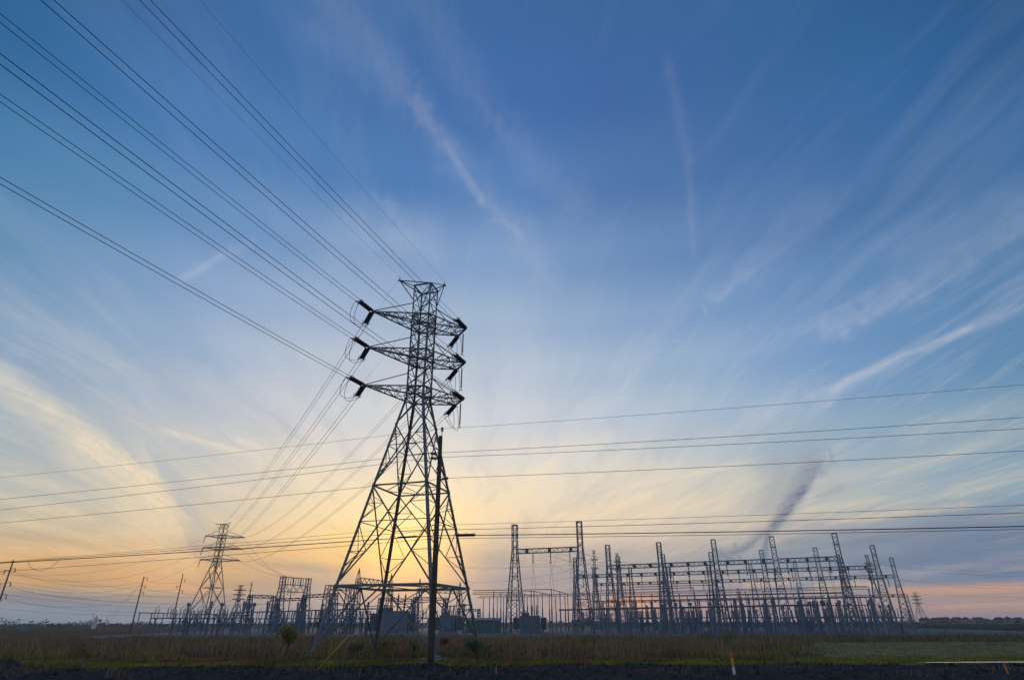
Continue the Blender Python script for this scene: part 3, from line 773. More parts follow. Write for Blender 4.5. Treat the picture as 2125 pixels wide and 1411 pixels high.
    for sgn, T in ((-1, V((-2.9, 0, 34.1))), (1, V((1.95, -.15, 34.85)))):
        if pointed and sgn > 0: T = V((2.9, 0, 34.1))
        b = MB(); k = 0 if sgn < 0 else 2
        b.bar(T, lp(1, 33.95), .075 * th); b.bar(T, lp(3, 33.95), .075 * th); b.bar(T, lp(k, 32.3), .075 * th)
        if fine: b.bar(T, lp(k, 33.9), .06)
        b.bar(T - V((0, 0, .12)), T + V((0, 0, .42)), .06 * th)
        if fine:
            b.box(T + V((0, 0, -.02)), (.3, .12, .16))
        b.build('wire_peak', sm, root)

AX = V((-8.953, 53.303, 0)); TROT = R(29.0)
t1 = empty('transmission_tower', AX, 'tall grey lattice tower standing on concrete pads before the setting sun', 'pylon', TROT, 'lattice transmission towers')
pylon_parts(t1, True)
# step bolts on one leg
sb = None
for i in range(42):
    z = 3.2 + i * .42
    p = lp(1, z); s = 1 if i % 2 else -1
    if i < 2:
        o = MB().bar((0, 0, 0), (.2 * s, -.06, 0), .028).build('step_bolt', 'steel', t1); sb = (sb or []) + [o]
    else:
        o = sb[i % 2].copy(); COL.objects.link(o); o.parent = t1
    o.location = p
t1m = Matrix.Translation(AX) @ Matrix.Rotation(TROT, 4, 'Z')
def tipL(i): return t1m @ V((-5.34, 0, ZA[i]))
def tipN(i): return t1m @ V((4.25, -.96, ZA[i]))
def tipB(i): return t1m @ V((4.25, .96, ZA[i]))

# far pylon that the line runs on to
A2 = atz(466, 1088, 34.0); A2.z = 0
T2R = R(20)
t2 = empty('transmission_tower', A2, 'second lattice tower further off at left carrying the same line', 'pylon', T2R, 'lattice transmission towers')
pylon_parts(t2, False, 5.3, 7.0, .9, False, 1.25)
t2m = Matrix.Translation(A2) @ Matrix.Rotation(T2R, 4, 'Z')
far = [('small hazy lattice tower on the horizon behind the left pole transformer', 500, 1214, 34, 1.0, 15),
       ('smallest lattice tower on the horizon right of the whole switchyard', 1898, 1229, 34, 1.0, -32)]
tf = empty('transmission_tower', (0, 0, 0), 'x', 'pylon', 0, 'lattice transmission towers')
pylon_parts(tf, False, 5.6, 5.6, 0, True, 2.2, 4.5)
tn = empty('transmission_tower', (0, 0, 0), 'x', 'pylon', 0, 'lattice transmission towers')
pylon_parts(tn, False, 5.6, 5.6, 0, True, 1.7)
tn_used = False
for i, (lab, x, y, z, s, rz) in enumerate(far):
    p = atz(x, y, z); p.z = 0
    if i == 0:
        tf.location = p; tf.rotation_euler = (0, 0, R(rz)); tf['label'] = lab; o = tf
    else: o = dup(tf, p, R(rz), lab)
for lab, x, y, z, s, rz in (('thin pale lattice tower rising directly behind the tall gantry pair\'s right column', 1232, 1142, 31, 31 / 34, 30),
                            ('thin lattice tower peeping up behind the first columns of the front gantry row', 1280, 1148, 31, 31 / 34, 30),
                            ('short lattice tower seen alone in the clear gap amid the switchyard', 1531, 1220, 20, 20 / 34, 15),
                            ('hazy lattice tower behind the right end of the second gantry row', 1798, 1152, 34, 1.0, 25),
                            ('hazy lattice tower half hidden behind the tallest right-hand gantry column', 1738, 1150, 34, 1.0, 35)):
    p = atz(x, y, z); p.z = 0
    o_ = dup(tn, p, R(rz), lab, None, s) if tn_used else tn; tn_used = True; o_.location = p; o_.rotation_euler = (0, 0, R(rz)); o_['label'] = lab; o_.scale = (s * .42, s * .42, s) if 'thin' in lab else (s * .6, s * .6, s)

# ------------------------------------------------------------------ strings and conductors of the line
def hdg(a): return V((math.cos(R(a)), math.sin(R(a)), 0))
NEAR = hdg(248.6)
def in_plane(P, h, x, y):                              # height of a sight line over the line's own vertical plane
    r = ray(x, y)
    t = (P.x * h.y - P.y * h.x) / (r.x * h.y - r.y * h.x)
    Q = V((0, 0, CAM_H)) + r * t
    return (Q - P).x * h.x + (Q - P).y * h.y, Q.z
def string(P, Q, label, group, twin=True, rr=.145, n=13, coarse=False):
    P, Q = V(P), V(Q)
    L = (Q - P).length
    root = empty('insulator_string', P, label, 'insulator', 0, group)
    D = (Q - P)
    d, a, b2 = MB().frame((0, 0, 0), D)
    offs = (-.125, .125) if twin else (0,)
    p0, p1 = D * .10, D * .86
    for o in offs:
        MB().lathe(p0 + a * o, p1 + a * o, sheds(n, rr * .35, rr), 8 if coarse else 12).build('disc_string', 'glaze', root, smooth=False)
    if not coarse:
        y = MB()
        y.bar((0, 0, 0), p0 * .7, .07); y.bar(p0 * .9 - a * .27, p0 * .9 + a * .27, .09, .05)
        y.build('yoke_plate', 'steel_dark', root)
        y = MB()
        y.bar(p1 * 1.03 - a * .27, p1 * 1.03 + a * .27, .09, .05)
        for o in (-.25, .25): y.bar(p1 * 1.04 + a * o, D + a * o, .07, .09)
        y.build('dead_end_clamp', 'steel_dark', root)
        if twin:
            y = MB(); c = p1 * .99
            y.tube([c + (a * math.cos(t) * .36 + b2 * math.sin(t) * .24) for t in np.linspace(0, 2 * math.pi, 17)], .022, 5)
            y.build('grading_ring', 'steel_dark', root)
    return a
LV = ('top', 'middle', 'bottom')
near_px = {('L', 0): (0, 38), ('L', 1): (0, 204), ('L', 2): (0, 375), ('R', 0): (300, 0), ('R', 1): (97, 0), ('R', 2): (0, 123)}
near_end, far_end = {}, {}
CURV = .0004
for side in 'LR':
    nm = 'left' if side == 'L' else 'right'
    for i in range(3):
        P = tipL(i) if side == 'L' else tipN(i)
        s1, z1 = in_plane(P, NEAR, *near_px[(side, i)])
        slope = (z1 - P.z - CURV * s1 * s1) / s1
        f = lambda s: P + NEAR * s + V((0, 0, slope * s + CURV * s * s))
        E_ = f(2.4)
        a = string(P, E_, f'dark twin-disc string on the {LV[i]} {nm} arm, pulled up towards the viewer', 'insulator strings of the big tower')
        ah = V((-NEAR.y, NEAR.x, 0)) * .26
        near_end[(side, i)] = (E_, ah)
        for q, (o, wn) in enumerate(((-1, 'lower'), (1, 'upper'))):
            pts = [f(s) + ah * o for s in np.linspace(2.35, 150, 60)]
            wire(pts, .019, f'{"left" if (ah*o).x < 0 else "right"} wire of the pair running overhead from the {LV[i]} {nm} arm of the big tower', 'power line', group='overhead conductors towards the viewer')
            wire_n = None
# on to the second tower
for side in 'LR':
    nm = 'left' if side == 'L' else 'right'
    for i in range(3):
        P = tipL(i) if side == 'L' else tipB(i)
        T = t2m @ (V((-5.3, 0, ZA[i])) if side == 'L' else V((7.0, -.9, ZA[i])))
        h = (T - P); h.z = 0; D = h.length; h.normalize()
        E_ = P + h * 2.35 + V((0, 0, -.42))
        T0 = T - h * 3.0 + V((0, 0, -.5))
        string(P, E_, f'dark disc string slanting away from the {LV[i]} {nm} arm towards the second tower', 'insulator strings of the big tower', twin=True, rr=.13)
        ah = V((-h.y, h.x, 0)) * .2
        far_end[(side, i)] = (E_, ah)
        string(T, T0, f'small dark string on the {LV[i]} {nm} arm of the second tower', 'insulator strings of the second tower', False, .2, 8, True)
        for o in (-1, 1):
            wire(sagged(E_ + ah * o, T0 + ah * o, 4.2, 40), .02, f'{"left" if o > 0 else "right"} thin wire of the pair from the {LV[i]} {nm} arm down to the second tower', group='conductors between the two towers')
# jumper loops under the arms
for side in 'LR':
    nm = 'left' if side == 'L' else 'right'
    for i in range(3):
        A, aa = near_end[(side, i)]; B, bb = far_end[(side, i)]
        low = .75 if side == 'L' else 2.2
        for o, dl in ((-1, 0), (1, .35)):
            p, q = A + aa * o, B - bb * o
            out = V((-.75, -.1, 0)) if side == 'L' else V((.75, .15, 0))
            pts = []
            for k in range(25):
                t = k / 24
                w_ = (math.sin(math.pi * t)) ** (.75)
                pts.append(p.lerp(q, t) + V((0, 0, -(low + dl) * w_)) + out * w_)
            wire(pts, .022, f'{"inner" if o < 0 else "outer"} looped jumper wire hanging under the {LV[i]} {nm} arm', 'jumper wire', 'jumper_wire', group='jumper loops of the big tower')
        if side == 'R':
            Tm = (tipN(i) + tipB(i)) / 2 + V((.12, .1, -.1))
            r = empty('jumper_insulator', Tm, f'slim rod insulator hanging from the end of the {LV[i]} right arm', 'insulator', 0, 'rod insulators of the big tower')
            MB().lathe((0, 0, -.1), (0, 0, -2.2), sheds(12, .045, .085), 8).build('shed_rod', 'glaze', r)
            MB().bar((0, 0, .05), (0, 0, -.12), .06).bar((0, 0, -2.2), (0, 0, -2.45), .05).bar((-.1, -.24, -2.42), (.1, .24, -2.42), .05).build('end_fitting', 'steel_dark', r)
# shield wires
for (loc, px, lab) in (((-2.9, 0, 34.45), (252, 0), 'left'), ((1.95, -.15, 35.2), (414, 0), 'right')):
    P = t1m @ V(loc)
    s1, z1 = in_plane(P, NEAR, *px)
    c = .0003; sl = (z1 - P.z - c * s1 * s1) / s1
    wire([P + NEAR * s + V((0, 0, sl * s + c * s * s)) for s in np.linspace(0, 150, 50)], .008, f'faint thin ground wire running overhead from the {lab} peak of the big tower', 'ground wire', 'ground_wire', group='ground wires')
    T = t2m @ V((-2.9, 0, 34.4) if lab == 'left' else (1.95, -.15, 35.2))
    wire(sagged(P, T, 3.0, 40), .008, f'faint thin ground wire between the {lab} peaks of both towers', 'ground wire', 'ground_wire', group='ground wires')
# ------------------------------------------------------------------ roadside wood pole and its wires
PB = V((-4.74, 38.76, 0))
pole = empty('utility_pole', PB, 'dark round wooden utility pole in front of the big tower\'s near leg', 'utility pole', 0, 'wooden utility poles')
PT = 13.85
lean = V((-.02, 0, 0))
def pp(z): return V((-.10 * (z / PT), 0, z))
MB().tube([pp(z) for z in np.linspace(-.3, PT, 9)], [.20 - .07 * i / 8 for i in range(9)], 14).build('shaft', 'wood', pole, smooth=True)
b = MB(); b.lathe(pp(PT) + V((.08, 0, -.5)), pp(PT) + V((.08, 0, .45)), [(0, .03), (1, .03)], 6); b.build('top_bracket', 'steel_dark', pole)
b = MB(); b.lathe(pp(PT) + V((.08, 0, .32)), pp(PT) + V((.08, 0, .62)), sheds(3, .05, .11), 8); b.build('pin_insulator', 'glaze', pole)
def pin(z, dx):
    s = 1 if dx > 0 else -1
    r = MB().bar(pp(z), pp(z) + V((dx * .55, 0, .06)), .06).build('side_bracket', 'steel_dark', pole)
    MB().lathe(pp(z) + V((dx * .35, 0, .05)), pp(z) + V((dx, 0, .12)), sheds(4, .06, .13), 9).build('post_insulator', 'glaze', r)
pin(12.55, -.62); pin(12.25, -.60); pin(10.9, .62)
for z, w in ((8.05, .22), (7.75, .2), (7.3, .26)):
    MB().box(pp(z) + V((0, -.16, 0)), (.12, .1, w)).bar(pp(z) - V((.3, .1, 0)), pp(z) + V((.3, -.1, 0)), .045).build('cable_clamp', 'steel_dark', pole)
MB().tube([pp(z) + V((.02, -.178 + .07 * z / PT, 0)) for z in np.linspace(0, 12, 8)], .014, 5).build('ground_lead', 'steel_dark', pole)
PW = V((-.9716, .2366, 0))                              # run of the pole line
def plw(Pp, x, y):
    s, z = in_plane(Pp, PW, x, y); q = Pp + PW * s; return V((q.x, q.y, z))
def run(px, zp, off, r, label, cat, name, m, group, sag=.25):
    """wire through the frame's left edge, the pole and the frame's right edge"""
    C0 = PB + pp(zp) + V((off, 0, 0))
    Lp, Rp = plw(C0, *px[0]), plw(C0, *px[1])
    pts = []
    for E_, k in ((Lp, 1), (Rp, -1)):
        D = (E_ - C0)
        X = C0 + D * 1.35
        seg = [C0 + D * (1.35 * i / 16) for i in range(17)]
        seg = [p - V((0, 0, 4 * sag * (i / 16) * (1 - i / 16) * .6)) + V((0, 0, sag * 1.83 * .25 * (i / 16))) for i, p in enumerate(seg)]
        pts.append(seg)
    wire(list(reversed(pts[0]))[:-1] + pts[1], r, label, cat, name, m, group)
G = 'distribution wires of the roadside pole'
run([(0, 990), (2125, 797)], 14.35, .08, .010, 'topmost thin wire crossing the picture over the wooden pole\'s tip', 'power line', 'power_line', 'wire', G)
run([(0, 1035), (2125, 865)], 12.67, -.62, .014, 'second wire down on the wooden pole, tied to its left insulator', 'power line', 'power_line', 'wire', G)
run([(0, 1057), (2125, 888)], 12.37, -.60, .014, 'third wire down on the wooden pole, close under the second', 'power line', 'power_line', 'wire', G)
run([(0, 1084), (2125, 934)], 11.02, .62, .014, 'fourth wire down on the wooden pole, tied to its right insulator', 'power line', 'power_line', 'wire', G)
G = 'communication cables of the roadside pole'
run([(0, 1165.5), (2125, 1047)], 8.05, .1, .010, 'uppermost slim cable below the power wires on the wooden pole', 'cable', 'overhead_cable', 'cable', G, .15)
run([(0, 1166.5), (2125, 1063)], 7.75, .1, .015, 'middle cable of the low group, carrying a small splice case at the pole', 'cable', 'overhead_cable', 'cable', G, .15)
run([(0, 1185), (2125, 1097)], 7.25, .1, .014, 'lowest slim cable on the wooden pole', 'cable', 'overhead_cable', 'cable', G, .15)
run([(0, 1167.5), (2125, 1091)], 7.42, -.1, .026, 'thick black cable with a splice case right of the wooden pole', 'cable', 'overhead_cable', 'cable', G, .15)
# splice cases and the slack coil
C0 = PB + pp(7.42) + V((-.1, 0, 0))
Rp = plw(C0, 2125, 1091); Lp = plw(C0, 0, 1167.5)
def along(P, t): return C0 + (P - C0) * t
a_, b_ = along(Rp, .045), along(Rp, .085)
sc_ = empty('splice_case', a_, 'dark splice case on the thick cable right of the pole', 'splice case', 0, 'cable splice cases')
MB().lathe((0, 0, 0), b_ - a_, [(0, .03), (.1, .085), (.9, .085), (1, .03)], 10).build('closure', 'cable', sc_)
b = MB()
for t in (.1, .5, .9): b.bar((b_ - a_) * t, (b_ - a_) * t + V((0, 0, .16)), .03)
b.build('hanger', 'steel_dark', sc_)
a_, b_ = along(Lp, .032), along(Lp, .075)
sc2 = empty('splice_case', a_ - V((0, 0, -.02)), 'slim splice case hung on the cables left of the pole', 'splice case', 0, 'cable splice cases')
MB().lathe((0, 0, 0), b_ - a_, [(0, .02), (.1, .06), (.9, .06), (1, .02)], 10).build('closure', 'cable', sc2)
MB().bar((b_ - a_) * .2, (b_ - a_) * .2 + V((0, 0, .18)), .025).bar((b_ - a_) * .8, (b_ - a_) * .8 + V((0, 0, .18)), .025).build('hanger', 'steel_dark', sc2)
c0, c1 = along(Lp, .925), along(Lp, .84)
lp_ = [c0.lerp(c1, t) + V((0, 0, -.72 * math.sin(math.pi * t) ** .7)) for t in np.linspace(0, 1, 15)]
wire(lp_, .012, 'small slack loop of cable hanging near the left edge', 'cable', 'cable_loop', 'cable')
# yellow guard and stakes
def guard(p, q, label):
    r = empty('guy_wire', p, label, 'guy wire')
    MB().tube([(0, 0, 0), V(q) - V(p)], .012, 5).build('strand', 'wire', r)
    MB().lathe((0, 0, .0), (V(q) - V(p)) * .999, [(0, .04), (.96, .037), (1, .025)], 8).build('guard', 'yellow', r, smooth=True)
    MB().lathe((0, 0, -.1), (0, 0, .12), [(0, .05), (1, .04)], 8).build('anchor_eye', 'steel_dark', r)
g0 = atz(657, 1391, .1); g1 = at(724, 1318, g0.y + .35)
guard(g0, g1, 'slanting bright yellow guy wire guard in the weeds left of the pole')
# marker post
mk = at(1525, 1405, 33.0); mz = 0.0
top = at(1519.5, 1354, 33.0).z
m_ = empty('marker_post', (mk.x, 33.0, -.05), 'white marker post with yellow band and red-orange cap on the dirt', 'marker post')
H_ = top + .05
MB().lathe((0, 0, 0), (0, 0, H_ - .62), [(0, .065), (1, .065)], 14).build('post', 'white_paint', m_, smooth=False)
MB().lathe((0, 0, H_ - .62), (0, 0, H_ - .22), [(0, .068), (1, .068)], 14).build('band', 'yellow', m_)
MB().lathe((0, 0, H_ - .22), (0, 0, H_), [(0, .078), (.8, .078), (.95, .06), (1, .02)], 14).build('cap', 'red_orange', m_)
b = MB()
for i in range(3): b.box((0, -.069, H_ - .33 - .09 * i), (.05, .004, .02))
b.build('decal', 'cable', m_)
s0 = at(1030, 1411, 33.0); s1 = at(1029.5, 1381, 33.0)
def stake(p, q, label):
    r = MB().bar((0, 0, -.2), V(q) - V(p), .075, .04)
    d = V(q) - V(p)
    r.bar(d, d + d.normalized() * .05, .05, .03)
    o = r.build('survey_stake', 'orange', loc=p); tag(o, label, 'stake', 'orange survey stakes'); return o
stake((s0.x, 33, 0.0), s1, 'orange survey stake standing upright in the dark dirt')
q0, q1 = at(2098, 1411, 34), at(2084, 1377, 34.0)
stake((q0.x, 34, 0.0), q1, 'thin orange survey stake leaning left beside the puddle')

# ------------------------------------------------------------------ wood poles on the left
def wpole(x, y, z, label, arms, rad=.17, m='wood_pale', box=False, group='wooden utility poles'):
    t = atz(x, y, z); P = V((t.x, t.y, 0))
    r = empty('utility_pole', P, label, 'utility pole', 0, group)
    MB().tube([(0, 0, -.3), (0, 0, z * .5), (0, 0, z)], [rad, rad * .85, rad * .65], 9).build('shaft', m, r, smooth=True)
    ends = []
    for (za, side) in arms:
        rr = MB().bar((0, 0, za), (side * 1.1, 0, za + .1), .1).build('arm', 'steel_dark', r)
        MB().lathe((side * 1.1, 0, za + .1), (side * 1.15, 0, za - .75), sheds(5, .06, .15), 8).build('insulator', 'glaze', rr)
        ends.append(P + V((side * 1.13, 0, za - .7)))
    if box:
        for dx in (-.75, 0, .75):
            MB().lathe((dx, -.35, z * .44), (dx, -.35, z * .57), [(0, .3), (.95, .32), (1, .2)], 10).build('transformer_can', 'tank', r)
        MB().bar((-1.3, -.2, z * .59), (1.3, -.2, z * .59), .12).bar((-1.3, -.2, z * .43), (1.3, -.2, z * .43), .12).build('crossarm', 'steel_dark', r)
        MB().bar((-.6, 0, z * .82), (.9, 0, z * .82), .1).build('arm', 'steel_dark', r)
    return r, P, ends
Z1 = 15.0
_, P1, e1 = wpole(28, 1162, Z1, 'leaning-looking wooden pole cut by the left edge of the view', [(13.2, 1), (12.9, -1), (10.4, 1), (10.2, -1), (8.0, 1)], .2)
_, P2, e2 = wpole(299, 1196, Z1, 'pale wooden pole with three right-hand insulators, left of the switchyard', [(14.6, 1), (12.4, 1), (10.6, 1)], .2)
_, P3, e3 = wpole(380, 1190, Z1 + 2, 'darker wooden pole standing next to the low bus, left of the second tower', [(15.2, 1), (13.2, -1), (11.8, 1)], .2)
_, P4, e4 = wpole(523, 1207, 14, 'wooden pole carrying three transformer cans right of the second tower', [], .2, 'wood', True)
_, P5, e5 = wpole(605, 1222, 13, 'dark wooden pole in front of the lattice box gantry', [(11.8, 1), (11.8, -1)], .2, 'wood')
_, P6, e6 = wpole(195, 1270, 11, 'small distant wooden pole by the tree line at far left', [(10, 1)], .17)
G = 'thin wires between the left poles'
k = 0
for A, B, sag, what in ((e1[0], e2[0], 2.2, 'uppermost'), (e1[2], e2[1], 2.4, 'middle'), (e1[4], e2[2], 2.4, 'lowest')):
    wire(sagged(A, B, sag), .02, f'{what} sagging wire between the left-edge pole and the pale pole', group=G)
    D = (A - B); D.z = 0; D.normalize()
    wire(sagged(A, A + D * 60 + V((0, 0, 1)), 1.0), .02, f'{what} wire leaving the left-edge pole towards the left border', group=G)
for A, B, sag, what in ((e2[0], e3[0], .6, 'uppermost'), (e2[1], e3[1], .6, 'middle'), (e2[2], e3[2], .6, 'lowest')):
    wire(sagged(A, B, sag), .02, f'{what} short wire between the pale pole and the darker pole', group=G)
for A, zz, what in ((e3[0], 13.4, 'uppermost'), (e3[1], 11.6, 'middle'), (e3[2], 11.4, 'lowest')):
    wire(sagged(A, P4 + V((.3, 0, zz)), 1.2), .02, f'{what} wire from the darker pole to the transformer pole', group=G)
for i in range(3):
    T = t2m @ V((-5.3, 0, ZA[i] - .3))
    B = P1 + V((1.0 * (i - 1), 0, 14.4 - 2.2 * i)) if i else at(-60, 1185, 130)
    wire(sagged(T, B, 5.0, 30), .02, f'faint wire from the {LV[i]} left arm of the second tower off to the left', group='faint wires left of the second tower')
    string(T + V((0, 0, .3)), T + V((-.35, -.2, -2.4)), f'hanging string under the {LV[i]} left arm tip of the second tower', 'insulator strings of the second tower', False, .17, 8, True)
gw = V((P2.x, P2.y, 13.5))
for i in (0, 1):
    wire([gw, P2 + V((-8 - 2 * i, -1, 0))], .02, f'{"inner" if i == 0 else "outer"} guy wire slanting left from the pale pole to the ground', 'guy wire', 'guy_wire', group='guy wires of the pale pole')
# ------------------------------------------------------------------ switchyard: lattice gantries
def lattice_column(root, H, zb, wt, wb, th=1.0, peak=0.0):
    """square lattice mast: tapering up to the beam height zb, straight above it"""
    cn = [(-1, -1), (1, -1), (1, 1), (-1, 1)]
    hw = lambda z: (wb + (wt - wb) * z / zb) / 2 if z < zb else wt / 2
    pt = lambda k, z: V((cn[k % 4][0] * hw(z), cn[k % 4][1] * hw(z), z))
    for k in range(4):
        b = MB().bar(pt(k, -.1), pt(k, zb), .17 * th)
        b.bar(pt(k, zb), pt(k, H), .14 * th)
        if peak: b.bar(pt(k, H), (0, 0, H + peak), .11 * th)
        b.build('leg', 'steel_blue', root)
    zs = [0]
    while zs[-1] < H - .6:
        zs.append(min(H, zs[-1] + max(.95, hw(zs[-1]) * 1.35)))
    for k in range(4):
        b = MB()
        for i, (z0, z1) in enumerate(zip(zs, zs[1:])):
            if i % 2: b.bar(pt(k, z0), pt(k + 1, z1), .075 * th)
            else: b.bar(pt(k + 1, z0), pt(k, z1), .075 * th)
            if z0 < zb * .45:
                if i % 2: b.bar(pt(k + 1, z0), pt(k, z1), .07 * th)
                else: b.bar(pt(k, z0), pt(k + 1, z1), .07 * th)
            if i % 3 == 0 and i: b.bar(pt(k, z0), pt(k + 1, z0), .08 * th)
        b.bar(pt(k, H), pt(k + 1, H), .12 * th)
        b.build('lacing', 'steel_blue', root)
def truss(root, L, d=.85, w=.85, n=12, th=1.0, plates=()):
    cn = [(-1, -1), (1, -1), (1, 1), (-1, 1)]
    pt = lambda k, x: V((x, cn[k % 4][0] * w / 2, cn[k % 4][1] * d / 2))
    for k in range(4):
        MB().bar(pt(k, 0), pt(k, L), .13 * th).build('chord', 'steel_blue', root)
    for k in range(4):
        b = MB()
        for i in range(n):
            x0, x1 = L * i / n, L * (i + 1) / n
            b.bar(pt(k + i % 2, x0), pt(k + 1 - i % 2, x1), .08 * th)
        b.build('lacing', 'steel_blue', root)
    for x in plates:
        MB().box((x, 0, 0), (.55, w + .12, d * .9)).build('strain_plate', 'steel_dark', root)
COLP = empty('gantry_column', (0, 0, 0), 'x', 'gantry column', 0)
lattice_column(COLP, 20.0, 14.8, .95, 2.7, 1.15)
used_col = [False]
def column(P, rz, label, group, s=1.0):
    if not used_col[0]:
        used_col[0] = True
        COLP.location = P; COLP.rotation_euler = (0, 0, rz); tag(COLP, label, None, group)
        return COLP
    return dup(COLP, P, rz, label, group)
HANG = None
def hang_string(P, label, group, L=2.3):
    global HANG
    if HANG is None:
        HANG = empty('insulator_string', P, label, 'insulator', 0, group)
        MB().bar((0, 0, .1), (0, 0, -.15), .07).build('hook', 'steel_dark', HANG)
        MB().lathe((0, 0, -.1), (0, 0, -L), sheds(9, .06, .17), 8).build('disc_string', 'glaze', HANG)
        MB().bar((-.25, 0, -L), (.25, 0, -L), .09).build('clamp', 'steel_dark', HANG)
        return HANG
    return dup(HANG, P, 0, label, group)
ROWN = ('front', 'second', 'third')
rows = [((24, 157), (71, 136), 5), ((19, 191), (92, 159), 7), ((30, 233), (116, 192), 8)]
ZB = 14.8
rowpts = []
beamp = {}
for ri, (a, b_, n) in enumerate(rows):
    a, b_ = V((*a, 0)), V((*b_, 0))
    pts = [a.lerp(b_, i / (n - 1)) for i in range(n)]
    rowpts.append(pts)
    ang = math.atan2(b_.y - a.y, b_.x - a.x)
    G = f'columns of the {ROWN[ri]} gantry row'
    for i, p in enumerate(pts):
        column(p, ang, f'{ORD[i]} lattice column from the left in the {ROWN[ri]} gantry row', G)
    L = (pts[1] - pts[0]).length
    d = (b_ - a).normalized()
    proto = None
    for i in range(n - 1):
        lab = f'lattice beam spanning the {ORD[i]} bay from the left of the {ROWN[ri]} gantry row'
        G = f'beams of the {ROWN[ri]} gantry row'
        P = pts[i] + d * .5 + V((0, 0, ZB))
        if proto is None:
            proto = empty('gantry_beam', P, lab, 'gantry beam', ang, G)
            truss(proto, L - 1.0, .85, .85, 12, 1.15, [(L - 1) * f for f in (.17, .5, .83)])
        else: dup(proto, P, ang, lab, G)
    nrm = V((-d.y, d.x, 0))
    for i in range(n - 1):
        if ri == 2 and i % 2: continue
        if ri == 0 and i == 0: continue
        for q, f in enumerate((.17, .5, .83)):
            P = pts[i].lerp(pts[i + 1], f) + V((0, 0, ZB - .45))
            w3 = ('left', 'middle', 'right')[q]
            o = hang_string(P, f'{w3} hanging string on the beam in the {ORD[i]} bay of the {ROWN[ri]} gantry row', f'strings hanging from the {ROWN[ri]} gantry row')
            if ri < 2:
                Q = P - V((0, 0, 2.3))
                wire([Q, Q + V((.1, 0, -1.6)), Q + nrm * -.5 + V((-.15, 0, -4.6))], .022, f'{w3} dropper wire below the beam in the {ORD[i]} bay of the {ROWN[ri]} gantry row', 'dropper wire', 'dropper_wire', group=f'droppers of the {ROWN[ri]} gantry row')
# strain wires between the rows
for i in range(1, 4):
    for q, f in enumerate((.17, .5, .83)):
        A = rowpts[0][i].lerp(rowpts[0][i + 1], f) + V((0, 0, ZB)); 
        t = (i + f) / 4
        B = rowpts[1][0].lerp(rowpts[1][-1], t) + V((0, 0, ZB))
        wire(sagged(A, B, 1.3, 12), .022, f'{("left", "middle", "right")[q]} strain wire between the front and second gantry rows over bay {ORD[i]}', 'bus wire', 'strain_wire', group='strain wires between gantry rows')

# tall gantry pair in front
A0 = atz(1070.5, 1316.5, 0); A0.z = 0
B0 = V((A0.x + 15.2, A0.y - 6.0, 0))
A0 = V((.9, 143.0, 0)); 
HT = 24.6
tA = atz(1068.3, 1089, HT); tB = atz(1201.5, 1082, HT)
A0, B0 = V((tA.x, tA.y, 0)), V((tB.x, tB.y, 0))
gang = math.atan2(B0.y - A0.y, B0.x - A0.x)
zb = at(1135, 1141.5, (A0.y + B0.y) / 2).z
pa = empty('gantry_column', A0, 'left of the two tallest lattice columns standing just right of the big tower', 'gantry column', gang, 'tall gantry pair')
lattice_column(pa, HT, zb + .2, 1.15, 4.0, 1.25)
dup(pa, B0, gang, 'right of the two tallest lattice columns, before the first gantry row', 'tall gantry pair')
pair_dir = (B0 - A0).normalized(); pair_len = (B0 - A0).length
gb = empty('gantry_beam', A0 + pair_dir * .6 + V((0, 0, zb)), 'lattice beam with three dark clamps between the two tallest columns', 'gantry beam', gang)
truss(gb, pair_len - 1.2, 1.0, .9, 14, 1.15, [pair_len * f for f in (.15, .5, .82)])
NM3 = ('left', 'middle', 'right')
for q, (f, f2) in enumerate(((.28, .30), (.55, .66), (.84, .96))):
    P = A0.lerp(B0, f) + V((0, 0, zb - .5))
    hang_string(P, f'{NM3[q]} short string hanging from the beam of the tall gantry pair', 'strings of the tall gantry pair', 2.3)
    J = P + V((.1, 0, -4.3)); P2_ = A0.lerp(B0, f2) + V((0, 0, zb - .5))
    for o, nm in ((-.22, 'left'), (.22, 'right')):
        wire([P + V((o, 0, -2.3)), J + V((o * .5, 0, 0)), J + V((o * 1.6, 0, -2.6)), J + V((o * .7 + .5, 0, -8.3))], .024, f'{nm} wire of the {NM3[q]} pair dropping from the tall gantry pair to the bus', 'dropper wire', 'dropper_wire', group='droppers of the tall gantry pair')
    wire([P2_ + V((0, .2, 0)), J.lerp(P2_, .5) + V((.1, 0, -.4)), J], .02, f'{NM3[q]} slanting link wire under the beam of the tall gantry pair', 'dropper wire', 'dropper_wire', group='link wires of the tall gantry pair')
    T = rowpts[0][0].lerp(rowpts[0][1], .1 + .4 * q) + V((0, 0, ZB + .2))
    wire(sagged(A0.lerp(B0, f) + V((0, 0, zb)), T, .8, 14), .024, f'{NM3[q]} strain wire from the tall gantry pair to the front gantry row', 'bus wire', 'strain_wire', group='strain wires from the tall pair')
    T = rowpts[1][0].lerp(rowpts[1][1], .1 + .4 * q) + V((0, 0, ZB + .2))
    wire(sagged(A0.lerp(B0, f) + V((0, 0, zb)), T, .8, 14), .02, f'{NM3[q]} strain wire from the tall gantry pair to the second gantry row', 'bus wire', 'strain_wire', group='strain wires from the tall pair')

